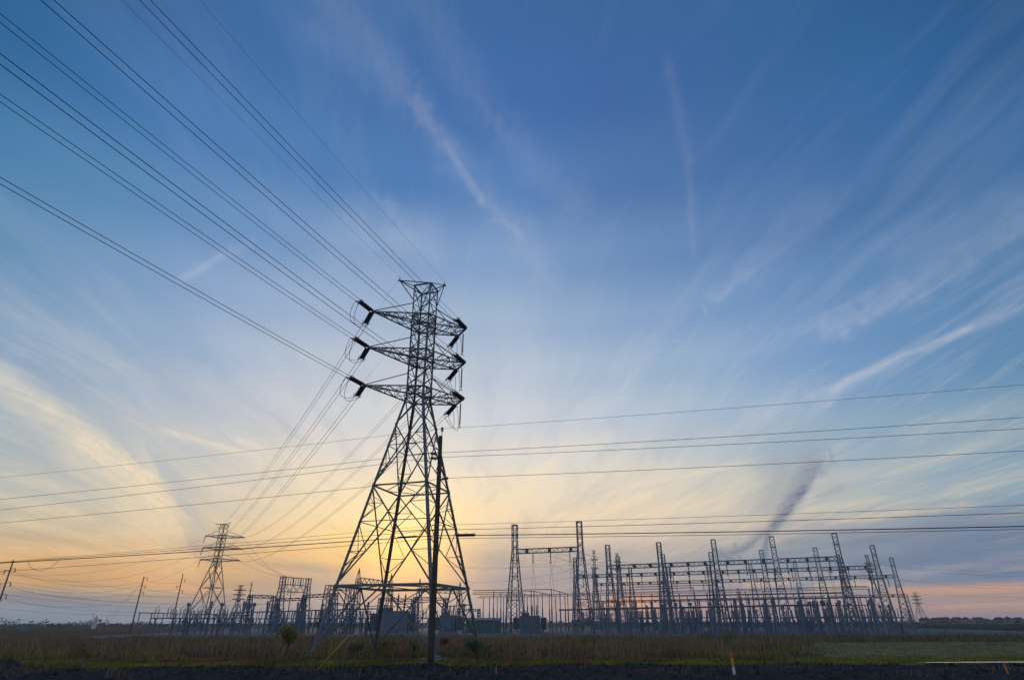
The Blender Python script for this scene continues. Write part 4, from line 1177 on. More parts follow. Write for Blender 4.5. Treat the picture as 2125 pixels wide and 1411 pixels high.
# low rear gantry row
ra, rb = atz(1250, 1249, 10.4), atz(1880, 1235, 10.4)
ra.z = rb.z = 0
nR = 9
LC = empty('gantry_column', ra, 'first slim lattice column from the left in the low rear gantry row', 'gantry column', 0, 'columns of the low rear gantry row')
lattice_column(LC, 10.9, 10.4, .8, 1.3, 1.1)
rang = math.atan2(rb.y - ra.y, rb.x - ra.x)
LC.rotation_euler = (0, 0, rang)
proto = None
for i in range(nR):
    P = ra.lerp(rb, i / (nR - 1))
    if i: dup(LC, P, rang, f'{ORD[i]} slim lattice column from the left in the low rear gantry row')
    if i < nR - 1:
        L = (rb - ra).length / (nR - 1)
        lab = f'low lattice beam in the {ORD[i]} bay from the left of the rear gantry row'
        Q = P + (rb - ra).normalized() * .4 + V((0, 0, 10.4))
        if proto is None:
            proto = empty('gantry_beam', Q, lab, 'gantry beam', rang, 'beams of the low rear gantry row')
            truss(proto, L - .8, .8, .7, 12, 1.2, [L * .3, L * .7])
        else: dup(proto, Q, rang, lab)

# ------------------------------------------------------------------ tube buses on posts
RD = (V((71, 136, 0)) - V((24, 157, 0))).normalized()   # run of the rows
RN = V((-RD.y, RD.x, 0))
rang = math.atan2(RD.y, RD.x)
def bus(pts, r, label, group):
    return wire(pts, r, label, 'bus tube', 'bus_tube', 'steel_blue', group, 8)
POST = {}
def post(P, H, label, group, kind='slim'):
    """bus support: steel pedestal, ribbed insulator, cap"""
    key = (kind, round(H, 1))
    if key in POST: return dup(POST[key], P, rang, label, group)
    r = empty('bus_support', P, label, 'bus support', rang, group)
    POST[key] = r
    if kind == 'slim':
        zi = H * .60
        MB().lathe((0, 0, -.1), (0, 0, zi), [(0, .26), (.02, .26), (.03, .19), (1, .16)], 10).build('pedestal', 'steel_blue', r)
        MB().lathe((0, 0, zi), (0, 0, H - .12), sheds(14, .085, .14), 8).build('insulator', 'glaze_grey', r)
    elif kind == 'taper':
        MB().lathe((0, 0, -.1), (0, 0, H - 1.4), [(0, .62), (.02, .60), (1, .27)], 12).build('pedestal', 'steel_blue', r)
        MB().lathe((0, 0, H - 1.4), (0, 0, H - .12), sheds(6, .10, .17), 8).build('insulator', 'glaze_grey', r)
    else:
        MB().bar((-.5, 0, -.1), (-.12, 0, H - 1.6), .16).bar((.5, 0, -.1), (.12, 0, H - 1.6), .16).bar((-.35, 0, H * .3), (.35, 0, H * .3), .1).build('pedestal', 'steel_blue', r)
        MB().lathe((0, 0, H - 1.6), (0, 0, H - .12), sheds(6, .10, .17), 8).build('insulator', 'glaze_grey', r)
    MB().lathe((0, 0, H - .14), (0, 0, H + .06), [(0, .12), (.5, .15), (1, .1)], 8).build('cap', 'steel_dark', r)
    return r
# front bus left of the tall pair: higher tubes bent down to the right
f0 = atz(980, 1225.5, 9.6); f1 = atz(1144, 1222.8, 9.6)
def bus3(a, b, z, gap, what, group, side=1):
    for q in range(3):
        o = RN * gap * q * side
        bus([V((a.x, a.y, z)) + o, V((b.x, b.y, z)) + o], .085, f'{ORD[q]} tube from the front of the {what}', group)
fd = V((f1.x - f0.x, f1.y - f0.y, 0)).normalized()
for q, (x0, y0, x1, y1, x2, y2) in enumerate(((981, 1225, 1144, 1222.5, 1178, 1232), (981, 1229.5, 1108, 1226.5, 1140, 1233), (981, 1233, 1085, 1231, 1104, 1237))):
    z = 9.6
    a, b_, c = atz(x0, y0, z), atz(x1, y1, z), atz(x2, y2, z - .0)
    bus([a, b_, c], .085, f'{ORD[q]} bent tube from the front of the high bus left of the tall pair', 'bent bus tubes')
xs_front = [(1024.5, 1227), (1039.5, 1228.5), (1051, 1231), (1072, 1232), (1087.5, 1231), (1102, 1225), (1108, 1227), (1125, 1230), (1144, 1223), (1161.7, 1228), (1177.7, 1232), (1139.6, 1233)]
for i, (x, y) in enumerate(sorted(xs_front)):
    P = atz(x, y, 9.55); P.z = 0
    post(P, 9.5, f'{ORD[i]} tall slim bus post from the left beneath the bent bus tubes', 'slim posts of the bent bus')
# long bus in front of the rows
l0, l1 = atz(990, 1240.5, 8.8), atz(1806, 1221, 8.8)
for q, (dy, w) in enumerate(((0, 'nearest'), (-2.6, 'middle'), (-4.6, 'rearmost'))):
    a, b_ = atz(990 + 3 * q, 1240.5 + dy * .9, 8.8), atz(1806 - 3 * q, 1221.5 + dy * 1.3, 8.8)
    bus([a, b_], .055, f'{w} of the three long tubes running in front of all gantry rows', 'long bus tubes')
a = atz(990, 1240.5, 8.75); b_ = atz(1806, 1221.5, 8.75)
slim = [1003, 1016, 1032, 1045, 1061, 1094, 1116, 1153, 1172, 1190, 1229, 1246, 1330, 1352, 1441, 1466, 1500, 1546]
for i, x in enumerate(slim):
    t = (x - 990) / 816
    P = atz(990 + 816 * t, 1240.5 - 19 * t, 8.75)
    w_ = ORD[i]
    P = V((P.x, P.y, 0))
    post(P, 8.7, f'{w_} slim post from the left beneath the long front tubes', 'slim posts of the long bus')
for i, x in enumerate([1388, 1409, 1534, 1583, 1657, 1716, 1802]):
    t = (x - 990) / 816
    P = atz(x, 1240.5 - 19 * t, 8.75); P = V((P.x, P.y, 0))
    post(P, 8.7, f'{ORD[i]} broad tapering post from the left beneath the long front tubes', 'tapering posts of the long bus', 'taper')
# upper cross bus
for q, (x0, y0, x1, y1) in enumerate(((1230, 1226, 1438, 1218.5), (1318, 1217.5, 1486, 1213))):
    a, b_ = atz(x0, y0, 10.3), atz(x1, y1, 10.3)
    bus([a, b_], .09, ('lower' if q == 0 else 'upper') + ' tube of the short bus crossing before the middle columns', 'short cross bus tubes')
    for j, t in enumerate((.35, 1.0)):
        P = a.lerp(b_, t); post(V((P.x, P.y, 0)), 10.2, ('left' if j == 0 else 'right') + ' thin post under the ' + ('lower' if q == 0 else 'upper') + ' tube of the short bus', 'posts of the short bus')
# low bus
for q in range(2):
    a, b_ = atz(1160, 1266 - 1.6 * q, 5.0), atz(1692, 1255.5 - 1.6 * q, 5.0)
    bus([a, b_], .085, ('front' if q == 0 else 'rear') + ' of the two low tubes running through the gantry rows', 'low bus tubes')
for i, x in enumerate([1202, 1262, 1312, 1360, 1420, 1478, 1562, 1622, 1686]):
    t = (x - 1160) / 532
    P = atz(x, 1266 - 10.5 * t, 4.95); post(V((P.x, P.y, 0)), 4.9, f'{ORD[i]} two-legged post from the left beneath the low bus tubes', 'posts of the low bus', 'leg')

# ------------------------------------------------------------------ apparatus
PRO = {}
def make(kind, P, rz, label, group):
    P = V((P.x, P.y, 0))
    if kind in PRO: return dup(PRO[kind], P, rz, label, group)
    if kind == 'breaker':
        r = empty('circuit_breaker', P, label, 'circuit breaker', rz, group)
        for x in (-1.6, 1.6):
            MB().bar((x, -.4, -.1), (x, -.4, 1.6), .16).build('leg', 'steel_blue', r); MB().bar((x, .4, -.1), (x, .4, 1.6), .16).build('leg', 'steel_blue', r)
        MB().box((0, 0, 1.7), (4.2, 1.1, .25)).build('frame', 'steel_blue', r)
        for x in (-1.5, 0, 1.5):
            t = MB().lathe((x, -.75, 2.3), (x, .75, 2.3), [(0, .3), (.03, .42), (.97, .42), (1, .3)], 12).build('tank', 'tank', r)
            for s in (-1, 1):
                MB().lathe((x, .45 * s, 2.6), (x + .25 * (x / 1.5), 1.1 * s, 5.0), sheds(9, .1, .2), 8).build('bushing', 'glaze_grey', t)
        MB().box((-2.3, 0, 1.6), (.8, 1.0, 1.9)).build('control_cabinet', 'tank', r, bevel=.04)
    elif kind == 'cvt':
        r = empty('instrument_transformer', P, label, 'instrument transformer', rz, group)
        MB().lathe((0, 0, -.1), (0, 0, 2.6), [(0, .3), (.03, .22), (1, .22)], 8).build('pedestal', 'steel_blue', r)
        MB().box((0, 0, 2.9), (.8, .8, .7)).build('base_box', 'tank', r, bevel=.04)
        MB().lathe((0, 0, 3.2), (0, 0, 5.8), sheds(10, .15, .24), 10).build('insulator', 'glaze_grey', r)
        MB().lathe((0, 0, 5.8), (0, 0, 6.5), [(0, .3), (.2, .4), (.8, .38), (1, .15)], 10).build('head', 'tank', r)
    elif kind == 'pillar':
        r = empty('surge_arrester', P, label, 'surge arrester', rz, group)
        MB().lathe((0, 0, -.1), (0, 0, 3.0), [(0, .36), (.03, .22), (1, .2)], 10).build('pedestal', 'tank', r)
        MB().lathe((0, 0, 3.0), (0, 0, 6.6), sheds(10, .17, .25), 10).build('insulator', 'glaze_grey', r)
        MB().tube([(.42 * math.cos(t), .42 * math.sin(t), 6.3) for t in np.linspace(0, 2 * math.pi, 15)], .05, 5).build('grading_ring', 'steel_dark', r)
        MB().lathe((0, 0, 6.6), (0, 0, 6.95), [(0, .3), (1, .12)], 8).build('cap', 'steel_dark', r)
    elif kind == 'rack':
        r = empty('disconnect_switch', P, label, 'disconnect switch', rz, group)
        for x in (-2.6, 2.6):
            MB().bar((x, 0, -.1), (x, 0, 3.3), .26).build('leg', 'steel_blue', r)
        MB().bar((-3.6, -.3, 3.4), (3.6, -.3, 3.4), .2).bar((-3.6, .3, 3.42), (3.6, .3, 3.42), .2).bar((-2.6, -.4, 3.3), (-2.6, .4, 3.3), .2).bar((2.6, -.4, 3.3), (2.6, .4, 3.3), .2).build('frame', 'steel_blue', r)
        for x in (-3, -2.3, -.35, .35, 2.3, 3):
            MB().lathe((x, 0, 3.5), (x, 0, 5.2), sheds(8, .07, .13), 8).build('insulator', 'glaze_grey', r)
        for x in (-2.65, 0, 2.65):
            MB().bar((x - .45, 0, 5.25), (x + .35, 0, 5.3 + .5), .07).build('switch_blade', 'steel_dark', r)
        MB().bar((-2.6, 0, 1.2), (2.6, 0, 1.25), .08).build('operating_rod', 'steel_blue', r)
    elif kind == 'cabinet':
        r = empty('control_cabinet', P, label, 'cabinet', rz, group)
        MB().box((0, 0, 1.0), (1.3, .8, 2.0)).build('body', 'tank', r, bevel=.04)
        MB().box((0, -.415, 1.0), (1.1, .03, 1.75)).build('door', 'tank', r)
        MB().box((0, 0, 2.05), (1.5, 1.0, .1)).build('roof', 'steel_blue', r)
    PRO[kind] = r
    return r
def between(ri, i, t, off):
    return rowpts[ri][i].lerp(rowpts[ri][i + 1], t) - RN * off
seat = [('front', 'nearer the viewer than'), ('second', 'just before'), ('third', 'just before')]
for ri in range(3):
    n = len(rowpts[ri]) - 1
    for i in range(n):
        where = f'in the {ORD[i]} bay from left, {ROWN[ri]} gantry row'
        if ri < 2 or i % 2 == 0:
            make('breaker', between(ri, i, .5, -9 if ri == 0 else 11), rang + (.0 if i % 2 else math.pi), f'grey circuit breaker with six bushings {where}', 'circuit breakers of the switchyard')
        make('rack', between(ri, i, .45, 5.5 if ri else -15), rang, f'disconnect switch rack on two legs {where}', 'disconnect switches of the switchyard')
        for q, t in enumerate((.2, .5, .8)):
            if ri == 2 and (i + q) % 2: continue
            make('cvt' if (i + ri) % 2 else 'pillar', between(ri, i, t + .04 * math.sin(7 * i + 3 * q), 2.2 if ri == 0 else -4.5), rang, f'{NM3[q]} pale insulator pillar {where}', 'insulator pillars of the switchyard')
# inner buses behind the front and second rows
for ri, offs, z in ((0, 9.0, 8.4), (1, 12.0, 8.4), (1, 20.0, 6.6)):
    pts = rowpts[ri]
    nm = f'{ROWN[ri]} gantry row' + (', further back' if offs > 15 else '')
    for q in range(3):
        o = RN * (offs + 2.6 * q)
        bus([pts[0] + o + V((0, 0, z)), pts[-1] + o + V((0, 0, z))], .06, f'{ORD[q]} tube from the front of the inner bus behind the {nm}', 'inner bus tubes')
        m = 2 * (len(pts) - 1)
        for i in range(m):
            if (i + q) % 3: continue
            P = pts[0].lerp(pts[-1], (i + .35 + .2 * q) / m) + o
            post(P, z - .05, f'{ORD[i]} slot slim post, tube {ORD[q]}, inner bus behind the {nm}', 'slim posts of the inner buses')
# right-hand cluster beneath the last columns
for i, (x, Y) in enumerate(((1668, 150), (1690, 142), (1706, 160), (1728, 150), (1752, 168), (1770, 158), (1812, 170), (1836, 176), (1855, 182))):
    P = at(x, 1300, Y)
    make('cvt' if i % 2 else 'pillar', P, rang, f'{ORD[i]} insulator pillar from the left in the crowded right end of the switchyard', 'pillars at the right end')
for i, (x, Y) in enumerate(((1700, 172), (1745, 146), (1822, 163), (1850, 172), (1868, 190))):
    make('rack', at(x, 1300, Y), rang + .1, f'{ORD[i]} disconnect rack from the left in the crowded right end of the switchyard', 'disconnect racks at the right end')
for i, (x, Y) in enumerate(((1648, 128), (1722, 132), (1844, 150), (1875, 160), (1300, 140), (1452, 139))):
    make('cabinet', at(x, 1300, Y), rang + .2 * i, f'{ORD[i]} small grey control cabinet on the gravel, counted round the yard\'s front edge', 'control cabinets')
# three yard lamps: round dark ball heads on posts, one lit
for i, (x, y, lit) in enumerate(((1705.5, 1252, False), (1804.5, 1250, False), (1713.5, 1239, True))):
    P = at(x, y, 190 if lit else 150)
    lab = ('left round dark dish on a post among the crowded right columns', 'right round dark dish on a post under the last front columns', 'small lit yard lamp glowing greenish among the right columns')[i]
    r = empty('yard_lamp' if lit else 'dish_antenna', (P.x, P.y, 0), lab, 'lamp' if lit else 'dish')
    MB().lathe((0, 0, 0), (0, 0, P.z), [(0, .14), (1, .09)], 8).build('post', 'steel_blue', r)
    if lit:
        MB().lathe((0, -.1, P.z - .1), (0, -.1, P.z + .35), [(0, .12), (.3, .22), (.7, .22), (1, .1)], 10).build('lamp_head', 'lamp', r)
    else:
        MB().lathe((0, -.05, P.z), (0, -.45, P.z + .1), [(0, .2), (.3, .5), (.7, .62), (1, .66)], 14).build('dish', 'steel_dark', r)
# ------------------------------------------------------------------ left half of the yard
def power_transformer(root, L=6.6, W=3.0, H=4.0, bush=3, bm='glaze_red', bh=3.4):
    MB().box((0, 0, .25), (L + .6, W + .4, .5)).build('plinth', 'concrete', root)
    t = MB().box((0, 0, .5 + H / 2), (L, W, H)).build('tank', 'tank', root, bevel=.06)
    b = MB()
    for i in range(5): b.box((-L / 2 + L * (i + .5) / 5, -W / 2 - .05, .5 + H / 2), (.12, .1, H * .94))
    b.box((0, 0, .5 + H + .05), (L + .2, W + .2, .12))
    b.build('stiffener', 'tank', t)
    for s in (-1, 1):
        rd = MB().box((s * (L / 2 + .35), 0, .8 + H * .15), (.25, W * .9, .2)).box((s * (L / 2 + .35), 0, .5 + H * .88), (.25, W * .9, .2)).build('radiator', 'tank', root)
        for k in range(7):
            MB().box((s * (L / 2 + .42 + .2 * k), 0, .7 + H * .45), (.1, W * .92, H * .82)).build('radiator_fin', 'tank', rd)
    c = MB().lathe((-L * .42, W * .3, H + 1.0), (-L * .05, W * .3, H + 1.0), [(0, .25), (.03, .38), (.97, .38), (1, .25)], 14)
    for x in (-L * .35, -L * .12): c.bar((x, W * .3, H + .5), (x, W * .3, H + .8), .2)
    c.build('conservator', 'tank', root)
    for i in range(bush):
        x = -L * .1 + L * .22 * i
        bu = MB().lathe((x, -W * .25, H + .5), (x + .12 * i, -W * .32, H + .5 + bh), sheds(11, .14, .26), 9).build('bushing', bm, root)
        MB().lathe((x + .12 * i, -W * .32, H + .5 + bh), (x + .12 * i, -W * .32, H + .9 + bh), [(0, .08), (.5, .1), (1, .05)], 8).build('terminal', 'steel_dark', bu)
    for i in range(3):
        x = -L * .38 + .5 * i
        MB().lathe((x, -W * .3, H + .5), (x, -W * .36, H + 1.9), sheds(6, .09, .17), 8).build('bushing', 'glaze_grey', root)
    MB().box((L * .18, -W / 2 - .35, 1.9), (.9, .55, 1.7)).build('control_box', 'tank', root, bevel=.03)
tp = at(815, 1300, 149)
tr = empty('power_transformer', (tp.x, tp.y, 0), 'large blue-grey power transformer with tall red-brown bushings seen between the tower legs', 'transformer', R(4), 'power transformers')
power_transformer(tr, 6.8, 3.4, 4.3)
tp = at(929, 1300, 152)
tr2 = empty('power_transformer', (tp.x, tp.y, 0), 'smaller power transformer with dark finned radiators right of the wooden pole', 'transformer', R(-3), 'power transformers')
power_transformer(tr2, 3.6, 2.8, 3.4, 3, 'glaze_grey', 2.0)
tp = at(1100, 1300, 172)
tr3 = empty('power_transformer', (tp.x, tp.y, 0), 'grey power transformer behind the left column of the tallest pair', 'transformer', R(-8), 'power transformers')
power_transformer(tr3, 5.2, 3.0, 3.4, 3, 'glaze_grey', 2.4)

bp = at(1003, 1300, 176)
bl = empty('control_building', (bp.x, bp.y, 0), 'low green sheet-metal control building right of the big tower', 'building', R(3))
b = MB().box((0, 0, 1.5), (9.4, 5, 3.0))
for i in range(23): b.box((-4.6 + .42 * i, -2.52, 1.5), (.07, .05, 2.96))
b.build('wall', 'green_wall', bl)
MB().add([(-4.9, -2.8, 3.0), (4.9, -2.8, 3.0), (4.9, 0, 3.6), (-4.9, 0, 3.6), (4.9, 2.8, 3.0), (-4.9, 2.8, 3.0)], [(0, 1, 2, 3), (3, 2, 4, 5), (0, 3, 5), (1, 4, 2)]).build('roof', 'steel_blue', bl)
d = MB().box((2.6, -2.58, 1.1), (1.1, .06, 2.2)).build('door', 'tank', bl)
MB().box((2.95, -2.64, 1.1), (.1, .05, .12)).build('handle', 'steel_dark', d)

# low tube bus on leaning-looking posts at far left
a, b_ = atz(288, 1271, 4.7), atz(512, 1276, 4.7)
for q in range(2):
    o = V((.3, 2.2, 0)) * q
    bus([a + o, b_ + o + V((0, 0, 0))], .09, ('front' if q == 0 else 'rear') + ' tube of the low bus left of the second tower', 'low bus tubes at the left')
for i, x in enumerate((290, 309, 329, 352, 372, 390, 410, 432, 455, 480, 506)):
    t = (x - 288) / 224
    P = a.lerp(b_, t)
    post(V((P.x, P.y, 0)), 4.6, f'{ORD[i]} short post from the left beneath the low bus at the far left', 'posts of the low left bus', 'leg' if i % 2 else 'slim')
a, b_ = atz(400, 1291 - 4, 3.1), atz(700, 1291 - 7, 3.3)
for i in range(5):
    x = 345 + 36 * i
    make('rack', at(x, 1300, 136 + 2 * (i % 3)), R(-2), f'{ORD[i]} disconnect rack from the left beneath the low bus at the far left', 'disconnect racks at the left')
for i, x in enumerate((382, 430, 452, 498, 520, 548, 566)):
    make('pillar' if i % 2 else 'cvt', at(x, 1300, 141 + 3 * (i % 2)), 0, f'{ORD[i]} pale insulator pillar from the left around the second tower\'s feet', 'insulator pillars at the left')
for i, x in enumerate((402, 470, 590, 655, 705, 748)):
    make('breaker', at(x, 1300, 150 + 6 * (i % 2)), R(180 * (i % 2)), f'{ORD[i]} circuit breaker from the left in the left half of the yard', 'circuit breakers at the left')
# mid-height racks of posts and insulators behind the tower
a, b_ = atz(480, 1270.5, 5.6), atz(775, 1262, 5.6)
for q in range(3):
    o = V((.2, 2.4, 0)) * q
    bus([a + o, b_ + o], .1, f'{ORD[q]} tube from the front of the mid-height bus behind the big tower\'s left leg', 'mid-height bus tubes at the left')
for i in range(14):
    P = a.lerp(b_, (i + .3) / 14)
    post(V((P.x, P.y, 0)), 5.5, f'{ORD[i]} short post from the left beneath the mid-height bus behind the tower', 'posts of the mid-height bus', 'slim' if i % 2 else 'leg')
for i, x in enumerate((560, 600, 640, 690, 735, 770, 880, 955)):
    make('rack', at(x, 1300, 158 + 5 * (i % 2)), R(3), f'{ORD[i]} disconnect rack from the left behind the big tower', 'disconnect racks behind the tower')
for i, x in enumerate((612, 628, 664, 680, 716, 728, 760, 890, 900, 962)):
    make('cvt' if i % 2 else 'pillar', at(x, 1300, 152 + 4 * (i % 3)), 0, f'{ORD[i]} insulator pillar from the left behind the big tower', 'insulator pillars behind the tower')

# lattice portals
def portal(name, pa_, pb_, z, zb_, what, wt=1.0, wb=2.4, peak=0.0, depth=1.4, crown=False):
    A, B = atz(*pa_, z + peak), atz(*pb_, z + peak); A.z = B.z = 0
    rz = math.atan2(B.y - A.y, B.x - A.x); L = (B - A).length
    c = empty('gantry_column', A, f'left column of the {what}', 'gantry column', rz, f'columns of the {what}')
    lattice_column(c, z, zb_, wt, wb, 1.15, peak)
    dup(c, B, rz, f'right column of the {what}', f'columns of the {what}')
    d_ = (B - A).normalized()
    g = empty('gantry_beam', A + d_ * wt * .55 + V((0, 0, zb_)), f'deep lattice beam of the {what}', 'gantry beam', rz)
    truss(g, L - wt * 1.1, depth, .9, max(6, int(L / 1.5)), 1.15)
    if crown:
        b = MB().bar((0, 0, z - zb_ - .05), (L - wt * 1.1, 0, z - zb_ - .05), .14)
        b.build('top_rail', 'steel_blue', g)
        for i in range(9):
            x = (L - wt * 1.1) * (i + .5) / 9
            MB().bar((x, 0, depth / 2), (x, 0, z - zb_ - .1), .12 if i % 3 else .26).build('rail_post', 'steel_blue', g)
    return A, B
portal('box', (588, 1196), (641, 1200), 14.6, 11.6, 'lattice box portal left of the big tower', 1.1, 2.8, 0, 1.9, True)
portal('mid', (520, 1234), (568, 1236), 9.3, 9.0, 'low lattice portal left of the box portal', .8, 2.0, 0, .7)
portal('midr', (632, 1234), (697, 1230), 9.6, 9.2, 'low lattice portal right of the box portal', .8, 2.0, 0, .7)
portal('mid2', (577, 1242), (630, 1240), 8.6, 8.3, 'lower lattice portal in front of the box portal', .7, 2.2, 0, .6)
portal('rackl', (684, 1214), (728, 1216), 10.8, 10.2, 'squat lattice portal behind the big tower\'s left leg', 1.4, 2.4, 0, .9)
portal('peakl', (746, 1178), (813, 1189), 14.5, 14.2, 'peaked portal before the sunset glow between the tower legs', 1.0, 2.8, 3.2, 1.5)
portal('peakr', (872, 1200), (955, 1207), 13.0, 12.7, 'peaked portal right of the wooden pole', 1.0, 2.8, 3.2, 1.3)
portal('mid3', (790, 1240), (858, 1242), 9.0, 8.6, 'low lattice portal behind the large transformer', .8, 1.8, 0, .7)
portal('mid4', (862, 1238), (925, 1240), 9.0, 8.6, 'low lattice portal behind the wooden pole', .8, 1.8, 0, .7)
portal('mid5', (952, 1262), (994, 1263), 6.4, 6.0, 'low dark rack portal left of the green building', .6, 1.0, 0, .6)
# strain wires down from the second tower to the box portal, and faint lines across the left sky
for i in range(3):
    for s in (0, 1):
        T = t2m @ V((7.0, -.9 + 1.8 * s, ZA[i]))
        Bq = atz(592 + 20 * i + 8 * s, 1200, 14.2)
        wire(sagged(T, Bq, 1.5, 14), .018, f'{"left" if s == 0 else "right"} thin wire from second tower, {LV[i]} right arm, down to the box portal', group='thin wires into the box portal')
for i, (x0, y0, x1, y1, Y0, Y1) in enumerate(((1822, 1170, 2150, 1185, 160, 210), (1822, 1172, 2150, 1196, 160, 220), (1868, 1201, 2150, 1213, 190, 230), (1868, 1203, 2150, 1222, 190, 240), (1905, 1232, 2150, 1239, 640, 420), (1905, 1240, 2150, 1226, 640, 420), (1905, 1254, 2150, 1241, 640, 420), (1905, 1266, 2150, 1255, 640, 420))):
    wire(sagged(at(x0, y0, Y0), at(x1, y1, Y1), .8, 14), .02 if Y0 < 300 else .035, f'{ORD[i]} faint wire from the top among those leaving the yard to the right', group='faint wires right of the yard')
for i, (x0, y0, x1, y1) in enumerate(((960, 1178, 1190, 1158), (960, 1207, 1190, 1180), (960, 1222, 1190, 1196), (830, 1165, 1190, 1172), (700, 1232, 820, 1226), (640, 1226, 690, 1240))):
    wire(sagged(at(x0, y0, 330), at(x1, y1, 300), 2.0, 14), .03, f'{ORD[i]} faint distant wire from the top in the sky between big tower and tall pair', group='faint distant wires')
for i in range(8):
    y = 1178 + 14 * i
    wire(sagged(at(-20, y + 8 * math.sin(i), 260), at(560, y * .35 + 820 + 6 * math.cos(2 * i), 300), 2.5 + i % 3, 20), .028, f'{ORD[i]} faint distant wire from the top crossing the lower left sky', group='faint distant wires at the left')

# ------------------------------------------------------------------ houses, tank, shed, fence posts, saplings
def house(P, w, d_, h, rh, rz, label):
    hip = random.choice((-.4, .4, 2.2, 1.4))
    r = empty('house', P, label, 'house', rz, 'houses on the right horizon')
    MB().box((0, 0, h / 2), (w, d_, h)).build('wall', 'house', r)
    rf = MB().add([(-w / 2 - .5, -d_ / 2 - .5, h), (w / 2 + .5, -d_ / 2 - .5, h), (w / 2 + .5, d_ / 2 + .5, h), (-w / 2 - .5, d_ / 2 + .5, h), (-w / 2 + hip, 0, h + rh), (w / 2 - hip, 0, h + rh)],
                  [(0, 1, 5, 4), (2, 3, 4, 5), (1, 2, 5), (3, 0, 4), (3, 2, 1, 0)]).build('roof', 'roof', r)
    MB().box((w * .2, 0, h + rh * .9), (.8, .8, 1.6)).build('chimney', 'house', rf)
    for x in (-w * .3, w * .05, w * .32):
        MB().box((x, -d_ / 2 - .03, h * .55), (1.3, .08, 1.5)).build('window', 'pane', r)
random.seed(3)
hx = [1921, 1944, 1962, 1987, 2006, 2031, 2049, 2075, 2093, 2114, 1196, 1216]
for i, x in enumerate(hx):
    Y = 600 + 70 * random.random()
    P = at(x, 1290, Y)
    if i < 10: lab = f'{ORD[i]} small dark-roofed house from the left on the right-hand horizon'
    else: lab = ('left' if i == 10 else 'right') + ' small house on the horizon beneath the tallest lattice pair'
    house((P.x, P.y, 0), 6.5 + 3.5 * random.random(), 7, 2.7 + 1.2 * random.random(), 1.6 + 1.4 * random.random(), random.uniform(-1.6, 1.6), lab)
P = at(196, 1295, 330)
r = empty('storage_silo', (P.x, P.y, 0), 'tall pale round storage silo on the far left horizon', 'silo')
MB().lathe((0, 0, 0), (0, 0, 5.4), [(0, 1.0), (.9, 1.0), (1, .5)], 16).build('shell', 'white_paint', r)
MB().lathe((0, 0, 5.4), (0, 0, 5.9), [(0, .25), (1, .2)], 8).build('vent', 'steel', r)
P = at(206, 1293, 330)
r = empty('water_tank', (P.x, P.y, 0), 'small round water tank on a thin stalk right of the pale silo', 'water tank')
MB().lathe((0, 0, 0), (0, 0, 3.2), [(0, .16), (1, .16)], 8).build('stalk', 'steel', r)
MB().lathe((0, 0, 3.1), (0, 0, 4.4), [(0, .3), (.3, .75), (.7, .75), (1, .25)], 12).build('bowl', 'steel_blue', r)
P = at(53, 1299, 250)
r = empty('shed', (P.x, P.y, 0), 'tiny pale shed before the trees at the far left', 'shed')
MB().box((0, 0, 1.0), (2.6, 2.2, 2.0)).build('wall', 'tank', r)
MB().add([(-1.5, -1.3, 2.0), (1.5, -1.3, 2.0), (1.5, 1.3, 2.0), (-1.5, 1.3, 2.0), (-1.5, 0, 2.5), (1.5, 0, 2.5)], [(0, 1, 5, 4), (2, 3, 4, 5), (0, 4, 3), (1, 2, 5)]).build('roof', 'steel', r)
fp = None
for i in range(9):
    x, y = 1968 + 17 * i, 1316 - 1.2 * i
    P = V((74 + 9.5 * i, 112.5 + 4.4 * i, 0))
    lab = f'{ORD[i]} thin fence post from the left along the gravel road at right'
    if fp is None:
        fp = tag(MB().lathe((0, 0, -.2), (0, 0, 1.7), [(0, .05), (1, .05)], 6).build('fence_post', 'steel_dark', loc=P), lab, 'fence post', 'fence posts by the gravel road')
    else:
        o = fp.copy(); COL.objects.link(o); o.location = P; o['label'] = lab
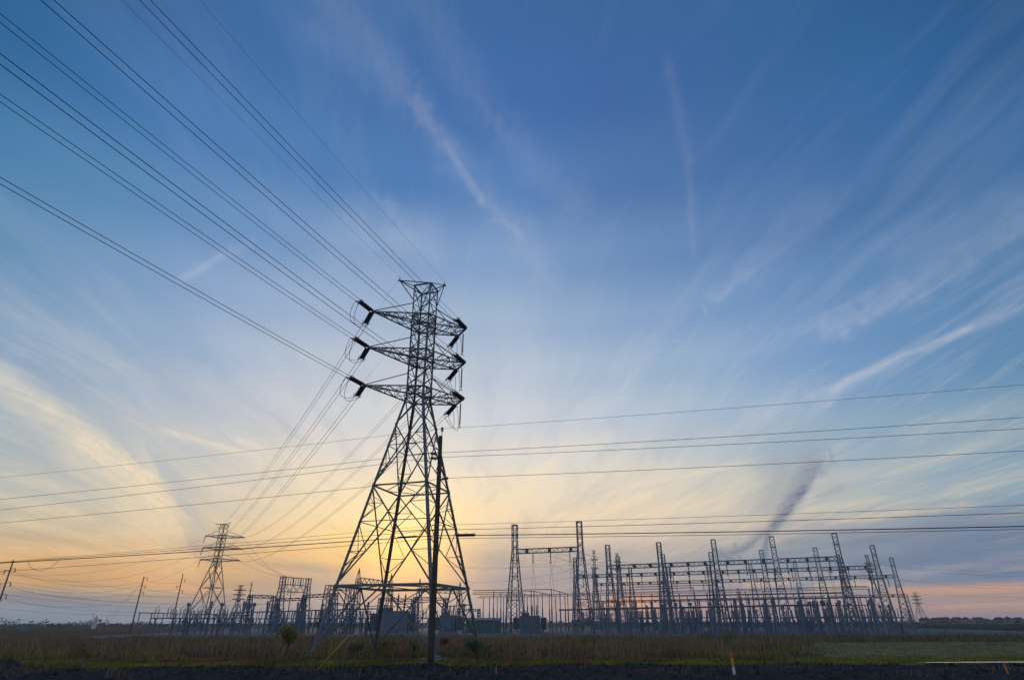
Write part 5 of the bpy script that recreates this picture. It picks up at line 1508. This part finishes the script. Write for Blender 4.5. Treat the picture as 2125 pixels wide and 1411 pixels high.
def sapling(x, Y, h, w, m, label, n=500, bare=.25):
    P = at(x, 1300, Y)
    r = empty('sapling', (P.x, P.y, 0), label, 'sapling', 0, 'young trees in the weeds')
    b = MB().tube([(0, 0, -.1), (.05, 0, h * .35), (-.04, .03, h * .7), (0, 0, h * .95)], [.05, .04, .025, .01], 6)
    tips = []
    for k in range(11):
        a_ = random.uniform(0, 6.28); z0 = h * random.uniform(bare, .75)
        e = V((math.cos(a_) * w * random.uniform(.4, .9), math.sin(a_) * w * random.uniform(.4, .9), z0 + h * random.uniform(.12, .3)))
        b.tube([(0, 0, z0), e * .5 + V((0, 0, z0 * .5)), e], [.018, .012, .006], 4); tips.append((V((0, 0, z0)), e))
    b.build('trunk', 'bark', r)
    c = MB()
    for _ in range(n):
        s_, e = random.choice(tips)
        p = s_.lerp(e, random.uniform(.35, 1.1)) + V([random.gauss(0, .2 * w) for _ in range(3)])
        u = V([random.gauss(0, 1) for _ in range(3)]).normalized() * random.uniform(.05, .11)
        v_ = V([random.gauss(0, 1) for _ in range(3)]).normalized() * random.uniform(.03, .06)
        c.add([p - u, p + v_, p + u, p - v_], [(0, 1, 2, 3)])
    c.build('crown', m, r)
sapling(603, 51, 2.1, 1.05, 'leaf', 'rounded yellow-green sapling standing above the weeds left of the big tower', 2000, .45)
sapling(744, 52, 1.1, .7, 'leaf_green', 'low green shrub between the left and rear legs of the big tower', 900)
sapling(812, 57, 1.3, .9, 'leaf', 'yellow-green bush between the rear and near tower legs', 1100, .1)
sapling(862, 55, 1.2, .8, 'leaf_green', 'leafy bush just left of the wooden pole', 900, .1)
sapling(925, 60, 1.3, .6, 'leaf_rust', 'rusty-leaved sapling right beside the wooden pole', 700)
sapling(985, 50, 1.4, 1.0, 'leaf_green', 'leafy green bush around the right leg of the big tower', 1400, .1)
sapling(1012, 54, 1.0, .8, 'leaf', 'yellowish shrub on the far side of the tower\'s right leg', 800, .1)
sapling(1215, 76, .9, .8, 'leaf_green', 'low green shrub in the weeds below the tall pair', 600, .1)
sapling(1465, 92, 1.0, 1.0, 'leaf_green', 'low green shrub before the gravel below the middle columns', 700, .1)
sapling(1508, 94, 1.0, 1.1, 'leaf_green', 'rightmost low green shrub before the gravel yard', 700, .1)
# ------------------------------------------------------------------ evening haze
hz = MB().box((0, 1690, 18.2), (5300, 4400, 38.6)).build('haze', bpy.data.materials.new('evening_haze'))
tag(hz, kind='stuff')
hm = hz.data.materials[0]; hm.use_nodes = True
hm.node_tree.nodes.remove(hm.node_tree.nodes['Principled BSDF'])
hv = hm.node_tree.nodes.new('ShaderNodeVolumePrincipled')
hv.inputs['Density'].default_value = .00018
hv.inputs['Color'].default_value = (.9, .94, 1, 1)
hv.inputs['Anisotropy'].default_value = .35
hm.node_tree.links.new(hv.outputs[0], hm.node_tree.nodes['Material Output'].inputs['Volume'])
